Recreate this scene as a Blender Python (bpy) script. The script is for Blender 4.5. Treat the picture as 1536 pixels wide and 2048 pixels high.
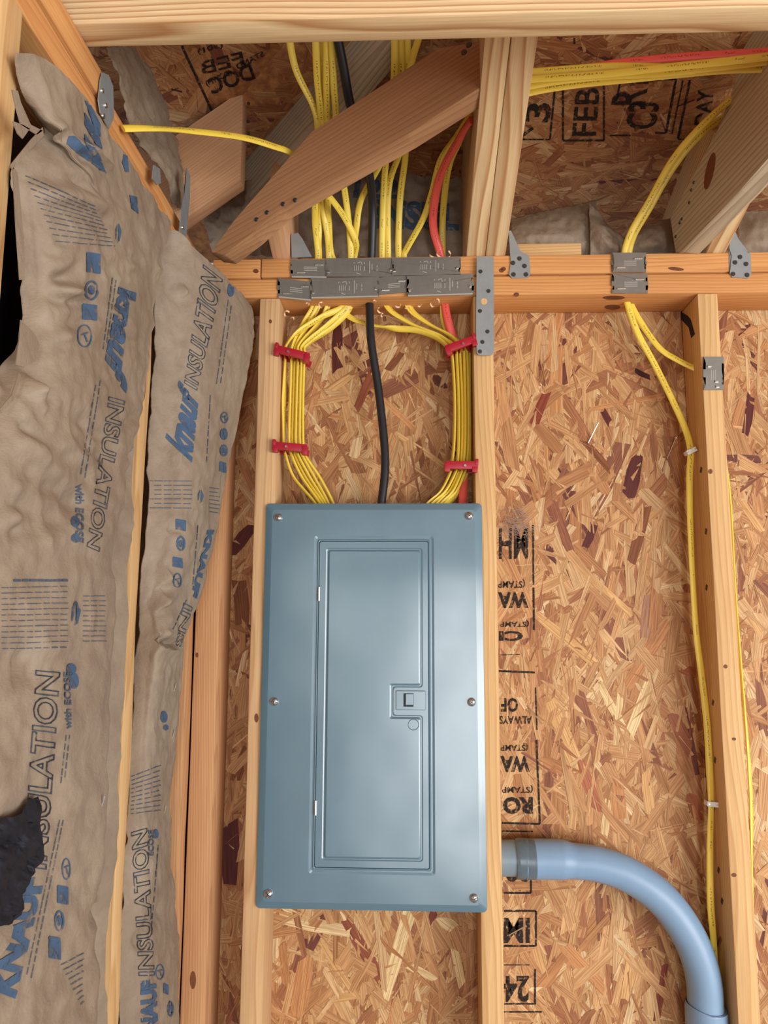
import bpy, bmesh, math, random
from math import radians, sin, cos, pi, sqrt, exp, hypot
from mathutils import Vector, Matrix, noise
from mathutils.bvhtree import BVHTree

random.seed(7)
for o in list(bpy.data.objects):
    bpy.data.objects.remove(o)
SC = bpy.context.scene
COL = SC.collection

# ------------------------------------------------------------------ camera, sky, lights, exposure
FPX, PITCH, YAW, ROLL = 1538.0, 8.1, 2.2, -0.25
CAM = Vector((0, -1.394, 1.75))
ROT = (Matrix.Rotation(radians(YAW), 3, 'Z') @ Matrix.Rotation(radians(90 + PITCH), 3, 'X')
       @ Matrix.Rotation(radians(-ROLL), 3, 'Z'))
cd = bpy.data.cameras.new('camera')
cam = bpy.data.objects.new('camera', cd)
COL.objects.link(cam)
cam.matrix_world = Matrix.Translation(CAM) @ ROT.to_4x4()
cd.sensor_fit = 'HORIZONTAL'; cd.sensor_width = 36; cd.lens = 36 * FPX / 1536
cd.clip_start = 0.01
SC.camera = cam
SC.view_settings.view_transform = 'Standard'
SC.view_settings.look = 'None'
SC.view_settings.gamma = 1.0
SC.view_settings.use_curve_mapping = False
SC.view_settings.exposure = 0.10

wd = bpy.data.worlds.new('world'); SC.world = wd; wd.use_nodes = True
wd.node_tree.nodes['Background'].inputs[0].default_value = (0.90, 0.95, 1.0, 1)
wd.node_tree.nodes['Background'].inputs[1].default_value = 0.42


def area_light(name, loc, target, sx, sy, energy, color):
    l = bpy.data.lights.new(name, 'AREA'); l.shape = 'RECTANGLE'; l.size = sx; l.size_y = sy
    l.energy = energy; l.color = color
    o = bpy.data.objects.new(name, l); COL.objects.link(o)
    o.location = loc
    o.rotation_euler = (Vector(target) - Vector(loc)).to_track_quat('-Z', 'Y').to_euler()
    return o


# daylight through the open doorway behind and to the right of the photographer
area_light('doorway_daylight', (3.1, -3.2, 1.05), (0.1, 0, 1.3), 2.8, 1.9, 168, (1.0, 0.985, 0.96))
# second opening straight behind the photographer, and a small light added beside it for the hinge glow: both mirror in the panel's enamel
area_light('rear_opening_daylight', (0.26, -4.4, 1.0), (0.05, 0, 1.5), 0.75, 2.0, 24, (0.96, 0.985, 1.0))
area_light('rear_door_gap_daylight', (0.47, -4.38, 1.1), (0.1, 0, 1.5), 0.16, 2.0, 16, (1.0, 1.0, 1.0))
area_light('hinge_glow_light', (-0.66, -4.4, 1.8), (-0.1, 0, 1.7), 0.16, 0.6, 4.5, (0.9, 1.0, 0.95))



# ------------------------------------------------------------------ pixel <-> world helpers (photograph frame 1536x2048)
def ray(px, py):
    return ROT @ Vector(((px - 768) / FPX, (1024 - py) / FPX, -1))


def W(px, py, Y=0.0):
    v = ray(px, py); return CAM + v * ((Y - CAM.y) / v.y)


def LX(px, py, X):
    v = ray(px, py); return CAM + v * ((X - CAM.x) / v.x)


def PL(px, py, p0, n):
    v = ray(px, py); n = Vector(n)
    return CAM + v * ((Vector(p0) - CAM).dot(n) / v.dot(n))


# ------------------------------------------------------------------ object helpers
def tag(o, label=None, cat=None, group=None, kind=None):
    if label: o['label'] = label
    if cat: o['category'] = cat
    if group: o['group'] = group
    if kind: o['kind'] = kind
    return o


def smooth_sharp(me, ang=32, flat=False):
    bm = bmesh.new(); bm.from_mesh(me)
    a = radians(ang)
    for f in bm.faces: f.smooth = True
    for e in bm.edges:
        if len(e.link_faces) == 2:
            e.smooth = e.calc_face_angle(0) < a
    if flat:
        for f in bm.faces:
            if abs(f.normal.y) > 0.9995: f.smooth = False
    bm.to_mesh(me); bm.free()


def attach(o, parent):
    if parent is not None:
        o.parent = parent
        bpy.context.view_layer.update()
        o.matrix_parent_inverse = parent.matrix_world.inverted()
    return o


def obj(name, me, mat=None, parent=None, mw=None, smooth=None, recentre=True):
    """link a mesh given in world coordinates (or with matrix mw) as one object"""
    if smooth is not None: smooth_sharp(me, abs(smooth), smooth < 0)
    o = bpy.data.objects.new(name, me); COL.objects.link(o)
    if mat and not me.materials: me.materials.append(mat)
    if mw is not None:
        o.matrix_world = mw
    elif recentre and len(me.vertices):
        c = Vector((0, 0, 0))
        lo = Vector((1e9,) * 3); hi = Vector((-1e9,) * 3)
        for v in me.vertices:
            for k in range(3):
                lo[k] = min(lo[k], v.co[k]); hi[k] = max(hi[k], v.co[k])
        c = (lo + hi) / 2
        me.transform(Matrix.Translation(-c))
        o.matrix_world = Matrix.Translation(c)
    if parent is not None:
        mwk = o.matrix_world.copy()
        o.parent = parent
        o.matrix_parent_inverse = PINV[parent.name]
        o.matrix_world = mwk
        o.matrix_basis = mwk
    PINV[o.name] = o.matrix_world.inverted() if mw is None else mw.inverted()
    if mw is None and recentre and len(me.vertices):
        PINV[o.name] = Matrix.Translation(-c)
    return o


PINV = {}


def empty(name, loc, label, cat, group=None):
    o = bpy.data.objects.new(name, None); COL.objects.link(o)
    o.location = loc; o.empty_display_size = 0.05
    PINV[o.name] = Matrix.Translation(-Vector(loc))
    return tag(o, label, cat, group)


def bm_mesh(bm, name='m'):
    bmesh.ops.recalc_face_normals(bm, faces=bm.faces)
    me = bpy.data.meshes.new(name); bm.to_mesh(me); bm.free(); return me


def py_mesh(v, f, name='m'):
    me = bpy.data.meshes.new(name); me.from_pydata([tuple(p) for p in v], [], f); me.update(); return me


def add_box(bm, c, s, M=None, bev=0.0):
    m = Matrix.Translation(Vector(c)) @ (M.to_4x4() if M is not None else Matrix.Identity(4)) @ Matrix.Diagonal((s[0], s[1], s[2], 1))
    r = bmesh.ops.create_cube(bm, size=1, matrix=m)
    if bev:
        es = set()
        for v in r['verts']: es.update(v.link_edges)
        bmesh.ops.bevel(bm, geom=list(es), offset=bev, segments=2, affect='EDGES', profile=0.6)
    return r


def add_cyl(bm, c, axis, r1, r2, h, seg=12):
    q = Vector((0, 0, 1)).rotation_difference(Vector(axis).normalized())
    m = Matrix.Translation(Vector(c)) @ q.to_matrix().to_4x4()
    return bmesh.ops.create_cone(bm, cap_ends=True, segments=seg, radius1=r1, radius2=r2, depth=h, matrix=m)


def extrude_poly(pts, n, th, bev=0):
    """closed prism from 3D polygon pts, thickness th along n"""
    n = Vector(n).normalized()
    bm = bmesh.new()
    a = [bm.verts.new(p) for p in pts]
    b = [bm.verts.new(Vector(p) + n * th) for p in pts]
    bm.faces.new(a); bm.faces.new(b[::-1])
    k = len(pts)
    for i in range(k):
        bm.faces.new((a[i], b[i], b[(i + 1) % k], a[(i + 1) % k]))
    if bev:
        bmesh.ops.bevel(bm, geom=list(bm.edges), offset=bev, segments=1, affect='EDGES')
    bmesh.ops.triangulate(bm, faces=[f for f in bm.faces if len(f.verts) > 4])
    return bm_mesh(bm)


# ------------------------------------------------------------------ materials
class N:
    def __init__(s, name):
        s.m = bpy.data.materials.new(name); s.m.use_nodes = True
        s.t = s.m.node_tree; s.b = s.t.nodes['Principled BSDF']; s.out = s.t.nodes['Material Output']

    def n(s, typ, **kw):
        x = s.t.nodes.new(typ)
        for k, v in kw.items(): setattr(x, k, v)
        return x

    def l(s, a, b): s.t.links.new(a, b)

    def math(s, op, a, b=None, c=None):
        x = s.n('ShaderNodeMath', operation=op)
        for i, v in enumerate((a, b, c)):
            if v is None: continue
            if isinstance(v, (int, float)): x.inputs[i].default_value = v
            else: s.l(v, x.inputs[i])
        return x.outputs[0]

    def vmul(s, v, k):
        x = s.n('ShaderNodeVectorMath', operation='MULTIPLY'); s.l(v, x.inputs[0])
        x.inputs[1].default_value = k; return x.outputs[0]

    def vadd(s, a, b):
        x = s.n('ShaderNodeVectorMath', operation='ADD'); s.l(a, x.inputs[0])
        if isinstance(b, tuple): x.inputs[1].default_value = b
        else: s.l(b, x.inputs[1])
        return x.outputs[0]

    def noise(s, v, scale, detail=3, rough=0.55, dist=0.0):
        x = s.n('ShaderNodeTexNoise'); s.l(v, x.inputs['Vector'])
        x.inputs['Scale'].default_value = scale; x.inputs['Detail'].default_value = detail
        x.inputs['Roughness'].default_value = rough; x.inputs['Distortion'].default_value = dist
        return x.outputs['Fac']

    def ramp(s, f, stops, interp='LINEAR'):
        x = s.n('ShaderNodeValToRGB'); s.l(f, x.inputs[0]); x.color_ramp.interpolation = interp
        el = x.color_ramp.elements
        while len(el) < len(stops): el.new(0.5)
        for e, (p, c) in zip(el, stops):
            e.position = p; e.color = (c, c, c, 1) if isinstance(c, (int, float)) else (*c, 1)
        return x.outputs[0]

    def mix(s, f, a, b, mode='MIX'):
        x = s.n('ShaderNodeMixRGB', blend_type=mode)
        for i, v in enumerate((f, a, b)):
            if isinstance(v, (int, float)): x.inputs[i].default_value = v if i == 0 else (v, v, v, 1)
            elif isinstance(v, tuple): x.inputs[i].default_value = (*v, 1)
            else: s.l(v, x.inputs[i])
        return x.outputs[0]

    def bump(s, h, strength, dist=0.001):
        x = s.n('ShaderNodeBump'); s.l(h, x.inputs['Height'])
        x.inputs['Strength'].default_value = strength; x.inputs['Distance'].default_value = dist
        s.l(x.outputs[0], s.b.inputs['Normal']); return x

    def set(s, **kw):
        for k, v in kw.items():
            i = s.b.inputs[k.replace('_', ' ')]
            i.default_value = (*v, 1) if isinstance(v, tuple) else v
        return s


def srgb(r, g, b):
    f = lambda c: (c / 255 / 12.92) if c / 255 <= 0.04045 else ((c / 255 + 0.055) / 1.055) ** 2.4
    return (f(r), f(g), f(b))


def wood(name, light, dark, spacing=0.006, contrast=0.55, knots=0.4, rough=0.7):
    M = N(name); tc = M.n('ShaderNodeTexCoord'); oi = M.n('ShaderNodeObjectInfo')
    v = tc.outputs['Object']
    cmb = M.n('ShaderNodeCombineXYZ')
    r1 = M.math('MULTIPLY', oi.outputs['Random'], 7.3); r2 = M.math('MULTIPLY', oi.outputs['Random'], 3.1)
    M.l(r1, cmb.inputs[2]); M.l(r2, cmb.inputs[0])
    vs = M.vadd(v, cmb.outputs[0])
    d = M.noise(M.vmul(vs, (5, 5, 1.1)), 1.0, 2, 0.5)
    d2 = M.noise(M.vmul(vs, (22, 22, 2.6)), 1.0, 2, 0.5)
    sep = M.n('ShaderNodeSeparateXYZ'); M.l(v, sep.inputs[0])
    rx = M.math('ADD', sep.outputs[0], M.math('MULTIPLY_ADD', oi.outputs['Random'], 0.05, 0.012))
    rx = M.math('ADD', rx, M.math('MULTIPLY', sep.outputs[2], 0.012))
    ry = M.math('ADD', sep.outputs[1], M.math('MULTIPLY_ADD', M.math('FRACT', r1), 0.09, -0.02))
    rr = M.math('SQRT', M.math('ADD', M.math('POWER', rx, 2.0), M.math('POWER', ry, 2.0)))
    rr = M.math('ADD', rr, M.math('MULTIPLY', d, 0.055))
    rr = M.math('ADD', rr, M.math('MULTIPLY', d2, 0.006))
    ph = M.math('FRACT', M.math('DIVIDE', rr, spacing))
    ring = M.ramp(ph, [(0.0, 0.0), (0.55, 0.35), (0.86, 1.0), (1.0, 0.0)])
    fib = M.noise(M.vmul(vs, (420, 420, 9)), 1.0, 3, 0.6)
    blot = M.noise(M.vmul(vs, (9, 9, 1.6)), 1.0, 3, 0.6)
    f = M.math('MULTIPLY', ring, contrast)
    c = M.mix(f, light, dark)
    c = M.mix(M.math('MULTIPLY', M.ramp(fib, [(0.35, 0.0), (0.75, 1.0)]), 0.28), c, tuple(x * 0.55 for x in dark))
    c = M.mix(M.math('MULTIPLY', M.ramp(blot, [(0.45, 0.0), (0.8, 1.0)]), 0.35), c, tuple(x * 0.8 for x in dark))
    M.l(c, M.b.inputs['Base Color']); M.set(Roughness=rough, Specular_IOR_Level=0.25)
    M.bump(M.math('ADD', M.math('MULTIPLY', ring, 0.4), fib), 0.35, 0.0006)
    return M.m


TAN = wood('lumber_tan', srgb(221, 183, 136), srgb(178, 124, 80), 0.0055, 0.55)
GOLD = wood('lumber_gold', srgb(226, 188, 134), srgb(188, 136, 82), 0.0065, 0.6)
PINK = wood('lumber_pinkish', srgb(214, 170, 128), srgb(178, 116, 84), 0.006, 0.4)
ORANGE = wood('lumber_orange', srgb(222, 164, 102), srgb(184, 112, 62), 0.0065, 0.55)
RED = wood('lumber_reddish', srgb(206, 158, 112), srgb(164, 108, 72), 0.005, 0.5)
BROWN = wood('lumber_brown', srgb(174, 130, 92), srgb(132, 90, 60), 0.007, 0.5)
PALE = wood('lumber_pale', srgb(234, 208, 162), srgb(176, 124, 76), 0.0075, 0.9)
GREYW = wood('lumber_grey', srgb(198, 182, 156), srgb(140, 122, 98), 0.009, 0.7)  # greyish wood tones, less saturated than the other boards


def osb_mat(name, gain=(1, 1, 1)):
    M = N(name); at = M.n('ShaderNodeAttribute', attribute_name='tint')
    uv = M.n('ShaderNodeUVMap', uv_map='UVMap')
    g = M.noise(M.vmul(uv.outputs[0], (12, 460, 1)), 1.0, 3, 0.65)
    g2 = M.noise(M.vmul(uv.outputs[0], (5, 90, 1)), 1.0, 2, 0.5)
    c = M.mix(M.math('MULTIPLY', M.ramp(g, [(0.42, 0.0), (0.58, 1.0)]), 0.7), at.outputs['Color'],
              M.mix(1.0, at.outputs['Color'], (0.52, 0.40, 0.30), 'MULTIPLY'))
    c = M.mix(M.math('MULTIPLY', M.ramp(g2, [(0.45, 0.0), (0.7, 1.0)]), 0.45), c,
              M.mix(1.0, c, (0.60, 0.48, 0.38), 'MULTIPLY'))
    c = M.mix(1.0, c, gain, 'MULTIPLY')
    M.l(c, M.b.inputs['Base Color']); M.set(Roughness=0.6, Specular_IOR_Level=0.3)
    M.bump(g, 0.4, 0.0006)
    return M.m


OSB = osb_mat('strand_board')
OSBR = osb_mat('strand_board_roof_shaded', (0.74, 0.63, 0.58))  # same strands tinted darker, standing in for shade under the roof


def osb_base(name):
    M = N(name); tc = M.n('ShaderNodeTexCoord')
    g = M.noise(M.vmul(tc.outputs['Object'], (60, 60, 30)), 1.0, 4, 0.6)
    M.l(M.ramp(g, [(0.3, srgb(120, 70, 40)), (0.7, srgb(190, 130, 75))]), M.b.inputs['Base Color'])
    M.set(Roughness=0.75); return M.m


OSBB = osb_base('strand_board_core')


def kraft_mat():
    M = N('kraft_paper'); tc = M.n('ShaderNodeTexCoord'); v = tc.outputs['Object']
    a = M.noise(v, 9, 4, 0.6); b = M.noise(v, 40, 3, 0.65); c = M.noise(M.vmul(v, (300, 300, 900)), 1.0, 2, 0.5)
    col = M.ramp(a, [(0.3, srgb(136, 119, 101)), (0.55, srgb(152, 136, 117)), (0.8, srgb(166, 151, 131))])
    col = M.mix(M.math('MULTIPLY', M.ramp(b, [(0.4, 0.0), (0.75, 1.0)]), 0.35), col, srgb(118, 100, 84))
    col = M.mix(M.math('MULTIPLY', c, 0.2), col, srgb(120, 104, 88))
    M.l(col, M.b.inputs['Base Color']); M.set(Roughness=0.62, Specular_IOR_Level=0.35)
    h = M.math('ADD', M.math('MULTIPLY', b, 1.0), M.math('MULTIPLY', c, 0.15))
    M.bump(h, 0.55, 0.004)
    return M.m


KRAFT = kraft_mat()


def print_mat(name, col, wear=0.35, scale=90):
    """flat ink print, worn through in specks"""
    M = N(name); tc = M.n('ShaderNodeTexCoord')
    n = M.noise(tc.outputs['Object'], scale, 4, 0.65)
    M.set(Base_Color=col, Roughness=0.7, Specular_IOR_Level=0.2)
    tr = M.n('ShaderNodeBsdfTransparent'); mx = M.n('ShaderNodeMixShader')
    M.l(M.ramp(n, [(0.60 - wear * 0.55, 0.0), (0.78 - wear * 0.45, 1.0)]), mx.inputs[0])
    M.l(M.b.outputs[0], mx.inputs[1]); M.l(tr.outputs[0], mx.inputs[2])
    M.l(mx.outputs[0], M.out.inputs[0])
    return M.m


INK_BLUE = print_mat('blue_ink', srgb(70, 92, 118), 0.16, 70)
INK_GREY = print_mat('grey_blue_ink', srgb(78, 88, 104), 0.14, 120)
INK_BLACK = print_mat('black_stamp_ink', srgb(38, 30, 28), 0.20, 150)


def plain(name, col, rough=0.5, metal=0.0, spec=0.5, nb=0.0, ns=60, var=0.0):
    M = N(name); tc = M.n('ShaderNodeTexCoord')
    n = M.noise(tc.outputs['Object'], ns, 4, 0.6)
    k = 1 - var
    M.l(M.mix(n, tuple(c * k for c in col), tuple(min(1, c * (1 + var)) for c in col)), M.b.inputs['Base Color'])
    M.set(Roughness=rough, Metallic=metal, Specular_IOR_Level=spec)
    if nb: M.bump(n, nb, 0.001)
    return M.m


def cable_mat(name, col, ink):
    M = N(name); uv = M.n('ShaderNodeUVMap', uv_map='UVMap')
    sp = M.n('ShaderNodeSeparateXYZ'); M.l(uv.outputs[0], sp.inputs[0])
    band = M.math('LESS_THAN', M.math('ABSOLUTE', M.math('SUBTRACT', sp.outputs[1], 0.25)), 0.030)
    ch = M.noise(M.vmul(uv.outputs[0], (420, 12, 1)), 1.0, 2, 0.5)
    wd_ = M.noise(M.vmul(uv.outputs[0], (14, 0, 1)), 1.0, 1, 0.5)
    f = M.math('MULTIPLY', M.math('MULTIPLY', band, M.math('GREATER_THAN', ch, 0.52)), M.math('GREATER_THAN', wd_, 0.5))
    n = M.noise(M.vmul(uv.outputs[0], (30, 3, 1)), 1.0, 2, 0.5)
    c = M.mix(n, tuple(x * 0.9 for x in col), tuple(min(1, x * 1.06) for x in col))
    c = M.mix(M.math('MULTIPLY', f, 0.75), c, ink)
    M.l(c, M.b.inputs['Base Color']); M.set(Roughness=0.38, Specular_IOR_Level=0.5)
    return M.m


YEL = cable_mat('yellow_sheath', srgb(236, 206, 78), srgb(80, 70, 30))
REDC = cable_mat('red_sheath', srgb(236, 92, 82), srgb(130, 40, 34))
BLKC = plain('black_sheath', srgb(30, 31, 36), 0.42, 0, 0.5, 0.05, 80, 0.2)
STK = plain('red_plastic', srgb(168, 22, 44), 0.38, 0, 0.5, 0.03, 90, 0.12)
GALV = plain('galvanized_steel', srgb(160, 168, 172), 0.45, 0.55, 0.5, 0.04, 45, 0.18)
PLATEM = plain('nail_plate_steel', srgb(142, 140, 134), 0.42, 0.6, 0.5, 0.08, 35, 0.2)
BRIGHT = plain('bright_steel', srgb(225, 222, 214), 0.25, 0.95, 0.5, 0.02, 60, 0.05)
NAIL = plain('nail_steel', srgb(84, 84, 84), 0.4, 0.8, 0.5, 0.05, 90, 0.2)
ZINC = plain('zinc_screw', srgb(215, 218, 220), 0.22, 1.0, 0.5, 0.05, 90, 0.1)
PVC = plain('grey_pvc', srgb(128, 158, 188), 0.38, 0, 0.45, 0.02, 30, 0.07)
PVCD = plain('grey_pvc_connector', srgb(122, 140, 152), 0.4, 0, 0.45, 0.02, 30, 0.1)
GLUE = plain('solvent_cement_smear', srgb(92, 108, 118), 0.25, 0, 0.5, 0.1, 60, 0.25)
WHITE = plain('white_plastic', srgb(228, 226, 220), 0.45, 0, 0.5, 0.02, 60, 0.05)
BLACKTAR = plain('asphalt_backing', srgb(26, 27, 34), 0.65, 0, 0.3, 0.9, 50, 0.5)
KNOTD = plain('knot_wood', srgb(112, 66, 40), 0.6, 0, 0.3, 0.2, 160, 0.35)
SHAV = plain('wood_shaving', srgb(226, 186, 150), 0.7, 0, 0.3, 0.1, 120, 0.15)
FUZZ = plain('loose_fibre', srgb(160, 140, 130), 0.8, 0, 0.2, 0.1, 120, 0.15)
CONC = plain('concrete', srgb(160, 156, 150), 0.85, 0, 0.3, 0.3, 12, 0.15)
EMB = plain('pale_steel_highlight', srgb(186, 182, 174), 0.4, 0.25, 0.5, 0.02, 60, 0.05)  # paler than the plates: highlights on marks and lips put into the colour
DARK = plain('dark_recess', srgb(40, 46, 52), 0.6, 0, 0.3, 0, 30, 0.1)


def panel_mat():
    M = N('enamel_grey_blue'); tc = M.n('ShaderNodeTexCoord'); v = tc.outputs['Object']
    a = M.noise(v, 5.5, 1, 0.4); b = M.noise(v, 900, 2, 0.5); s = M.noise(v, 22, 5, 0.7)
    M.l(M.mix(s, srgb(90, 119, 134), srgb(95, 124, 139)), M.b.inputs['Base Color'])
    M.l(M.ramp(s, [(0.3, 0.215), (0.75, 0.245)]), M.b.inputs['Roughness'])
    M.set(Specular_IOR_Level=0.95)
    M.bump(M.math('ADD', M.math('MULTIPLY', a, 1.0), M.math('MULTIPLY', b, 0.003)), 0.4, 0.010)
    return M.m


PANEL = panel_mat()

# ------------------------------------------------------------------ dimensions of the framing
XL = -0.396                       # room-side face of the left wall studs
ZT, ZM1, ZM0, ZB = 2.444, 2.4055, 2.4025, 2.364   # top plates
SL = 0.30                         # roof slope
RO = 0.27                         # sheathing above the rafter's lower edge


def roof_z_back(y): return ZT + RO - SL * y


def roof_z_left(x): return ZT + RO + SL * (x - XL)


NB = Vector((0, -SL, -1)).normalized()       # underside normal of the rear slope
NLf = Vector((SL, 0, -1)).normalized()       # underside normal of the left slope
PB0 = Vector((0, 0, roof_z_back(0)))
PL0 = Vector((XL, 0, roof_z_left(XL)))


# ------------------------------------------------------------------ structure: sheathing, floor, roof
PALETTE = [(srgb(208, 164, 114), 26), (srgb(198, 150, 102), 24), (srgb(184, 132, 86), 19), (srgb(216, 178, 130), 14),
           (srgb(168, 114, 76), 9), (srgb(226, 196, 150), 5), (srgb(148, 94, 68), 2.4), (srgb(112, 62, 52), 0.7)]
PTOT = sum(w for _, w in PALETTE)


def pick_tint():
    r = random.random() * PTOT
    for c, w in PALETTE:
        r -= w
        if r <= 0: break
    k = random.uniform(0.90, 1.08)
    return tuple(min(1, x * k) for x in c)


class Strands:
    """thin wood strands pressed into a board: o origin, ex / ey plane axes, n outward normal"""
    def __init__(s, o, ex, ey, n):
        s.o, s.ex, s.ey, s.n = Vector(o), Vector(ex), Vector(ey), Vector(n)
        s.v, s.f, s.c, s.uv = [], [], [], []

    def add(s, x, y, ln, wd, ang, h, tint, tilt=0.0005):
        a = Vector((cos(ang), sin(ang))); b = Vector((-sin(ang), cos(ang)))
        j = lambda q: random.uniform(-q, q)
        k1, k2 = j(0.45) * wd, j(0.45) * wd
        pts = [(-ln / 2 + k1, -wd / 2 * random.uniform(.6, 1)), (-ln * 0.12, -wd / 2 * random.uniform(.85, 1.1)),
               (ln / 2 + k2, -wd / 2 * random.uniform(.6, 1)), (ln / 2 + j(.3) * wd + j(.02) * ln, 0),
               (ln / 2 - k2, wd / 2 * random.uniform(.6, 1)), (ln * 0.1, wd / 2 * random.uniform(.85, 1.1)),
               (-ln / 2 - k1, wd / 2 * random.uniform(.6, 1)), (-ln / 2 + j(.3) * wd, 0)]
        i0 = len(s.v); t1, t2 = j(tilt), j(tilt)
        U = random.uniform(0, 40); V = random.uniform(0, 40)
        for (p, q) in pts:
            w = a * p + b * q
            hh = h + t1 * p / ln * 2 + t2 * q / wd * 2
            s.v.append(s.o + s.ex * (x + w.x) + s.ey * (y + w.y) + s.n * max(hh, 0.0001))
            s.uv.append((U + p, V + q))
        s.f.append(tuple(range(i0, i0 + 8))); s.c.append(tint)

    def build(s, name, mat, parent, kind=None):
        me = py_mesh(s.v, s.f, name)
        ca = me.color_attributes.new('tint', 'FLOAT_COLOR', 'CORNER')
        uvl = me.uv_layers.new(name='UVMap')
        li = 0
        for fi in range(len(s.f)):
            c = (*s.c[fi], 1)
            for k in range(8):
                ca.data[li].color = c
                uvl.data[li].uv = s.uv[li]
                li += 1
        me.materials.append(mat)
        o = obj(name, me, mat, parent)
        if kind: o['kind'] = kind
        return o


def fill_strands(S, x0, x1, y0, y1, n_big, n_small, axis, spread, hmax=0.0014, ok=None):
    for k in range(n_big + n_small):
        big = k < n_big
        x, y = random.uniform(x0, x1), random.uniform(y0, y1)
        if ok and not ok(x, y): continue
        if big:
            ln = random.uniform(0.05, 0.17); w = random.uniform(0.008, 0.034)
        else:
            ln = random.uniform(0.02, 0.085); w = random.uniform(0.0022, 0.009)
        S.add(x, y, ln, w, axis + random.gauss(0, spread), random.uniform(0.0002, hmax), pick_tint())


def slab(name, pts, n, th, mat):
    o = obj(name, extrude_poly(pts, n, th), mat); o['kind'] = 'structure'; return o


YW = 0.0912
wall_back = slab('wall_back', [(-0.52, YW, 0), (1.35, YW, 0), (1.35, YW, 2.37), (-0.52, YW, 2.37)], (0, 1, 0), 0.011, OSBB)
SB = Strands((0, YW, 0), (1, 0, 0), (0, 0, 1), (0, -1, 0))
fill_strands(SB, -0.40, 0.85, 0.92, 2.36, 5200, 3600, pi / 2, 0.62)
fill_strands(SB, -0.40, 1.0, 0.02, 0.94, 2600, 900, pi / 2, 0.62)
fill_strands(SB, 0.83, 1.15, 0.9, 2.36, 1500, 700, pi / 2, 0.62)
SB.build('pressed_strands', OSB, wall_back, 'stuff')


def px_strand(px0, py0, px1, py1, wpx, tint, S=None):
    S = Strands((0, YW, 0), (1, 0, 0), (0, 0, 1), (0, -1, 0))
    a, b = W(px0, py0, YW), W(px1, py1, YW)
    d = b - a
    S.add((a.x + b.x) / 2, (a.z + b.z) / 2, hypot(d.x, d.z), wpx / 1030, math.atan2(d.z, d.x), 0.00150, tint, 0.0001)
    S.build('wood_strand', OSB, wall_back)


DR, BR, OR_, LT, PA = srgb(96, 40, 36), srgb(138, 84, 50), srgb(202, 146, 96), srgb(222, 178, 120), srgb(236, 208, 156)
for a in [(675, 655, 675, 742, 24, DR), (462, 1105, 505, 1052, 26, DR), (458, 1650, 462, 1770, 46, DR), (1274, 915, 1258, 990, 32, DR),
          (1205, 820, 1220, 848, 14, DR), (1270, 742, 1300, 756, 12, srgb(70, 34, 30)), (1093, 785, 1066, 850, 22, srgb(140, 66, 44)),
          (1184, 818, 1328, 792, 13, OR_), (1168, 880, 1222, 944, 18, BR), (1170, 1095, 1190, 1050, 16, DR), (1262, 1125, 1294, 1015, 22, BR),
          (1072, 1229, 1190, 1328, 22, LT), (1155, 1130, 1262, 1228, 14, LT), (1255, 1370, 1336, 1245, 30, OR_), (1364, 1337, 1396, 1352, 22, srgb(180, 112, 72)),
          (1331, 1930, 1312, 2042, 14, srgb(142, 68, 50)), (1163, 1525, 1196, 1620, 22, srgb(176, 108, 76)), (1206, 1690, 1216, 1600, 16, PA),
          (1290, 1290, 1300, 1190, 26, srgb(188, 142, 112)), (1325, 1085, 1382, 1165, 14, PA), (1096, 735, 1122, 620, 24, OR_), (1110, 830, 1116, 700, 26, OR_),
          (1200, 1370, 1248, 1460, 16, PA), (1260, 1470, 1310, 1330, 22, PA), (1100, 1400, 1160, 1545, 26, LT), (1230, 1500, 1240, 1390, 14, PA),
          (1345, 1430, 1380, 1500, 30, srgb(166, 104, 74)), (1126, 1890, 1205, 1975, 24, OR_), (1168, 1790, 1218, 1735, 18, LT), (1250, 2000, 1262, 1905, 18, LT),
          (1240, 1640, 1232, 1560, 26, OR_), (1300, 1620, 1290, 1540, 24, LT), (1065, 1980, 1130, 1930, 16, PA), (1380, 1590, 1400, 1640, 22, srgb(178, 112, 76)),
          (640, 1880, 712, 1992, 14, LT), (770, 1990, 818, 1825, 26, PA), (595, 2040, 615, 1920, 34, OR_), (765, 1965, 690, 1835, 22, srgb(150, 84, 58)),
          (860, 1850, 868, 1822, 16, srgb(128, 62, 46)), (820, 1930, 870, 1958, 16, PA), (905, 1880, 925, 1970, 16, PA), (788, 2048, 796, 1998, 22, OR_),
          (880, 1835, 912, 1860, 22, PA), (655, 2000, 720, 1990, 14, LT), (745, 780, 830, 860, 12, OR_), (660, 832, 750, 845, 12, OR_),
          (775, 740, 805, 705, 18, BR), (870, 755, 886, 775, 22, srgb(110, 66, 50)), (845, 740, 868, 790, 12, BR), (790, 865, 895, 935, 12, LT),
          (835, 880, 852, 960, 14, BR), (662, 780, 705, 750, 16, LT), (712, 820, 745, 745, 20, srgb(150, 84, 56)), (610, 860, 640, 760, 18, OR_),
          (478, 1160, 486, 1250, 30, BR), (470, 1560, 492, 1500, 22, BR), (1490, 870, 1502, 790, 18, DR), (1500, 1640, 1470, 1750, 16, BR),
          (1520, 1060, 1480, 1000, 16, LT), (1500, 1230, 1536, 1290, 18, LT), (1510, 1500, 1486, 1400, 22, OR_)]:
    px_strand(*a)

slab('wall_left', [(XL - 0.0905, -2.6, 0), (XL - 0.0905, 0.10, 0), (XL - 0.0905, 0.10, 2.37), (XL - 0.0905, -2.6, 2.37)], (-1, 0, 0), 0.011, OSBB)
slab('floor', [(-0.52, -5, 0), (3.0, -5, 0), (3.0, 0.15, 0), (-0.52, 0.15, 0)], (0, 0, -1), 0.1, CONC)

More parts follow.
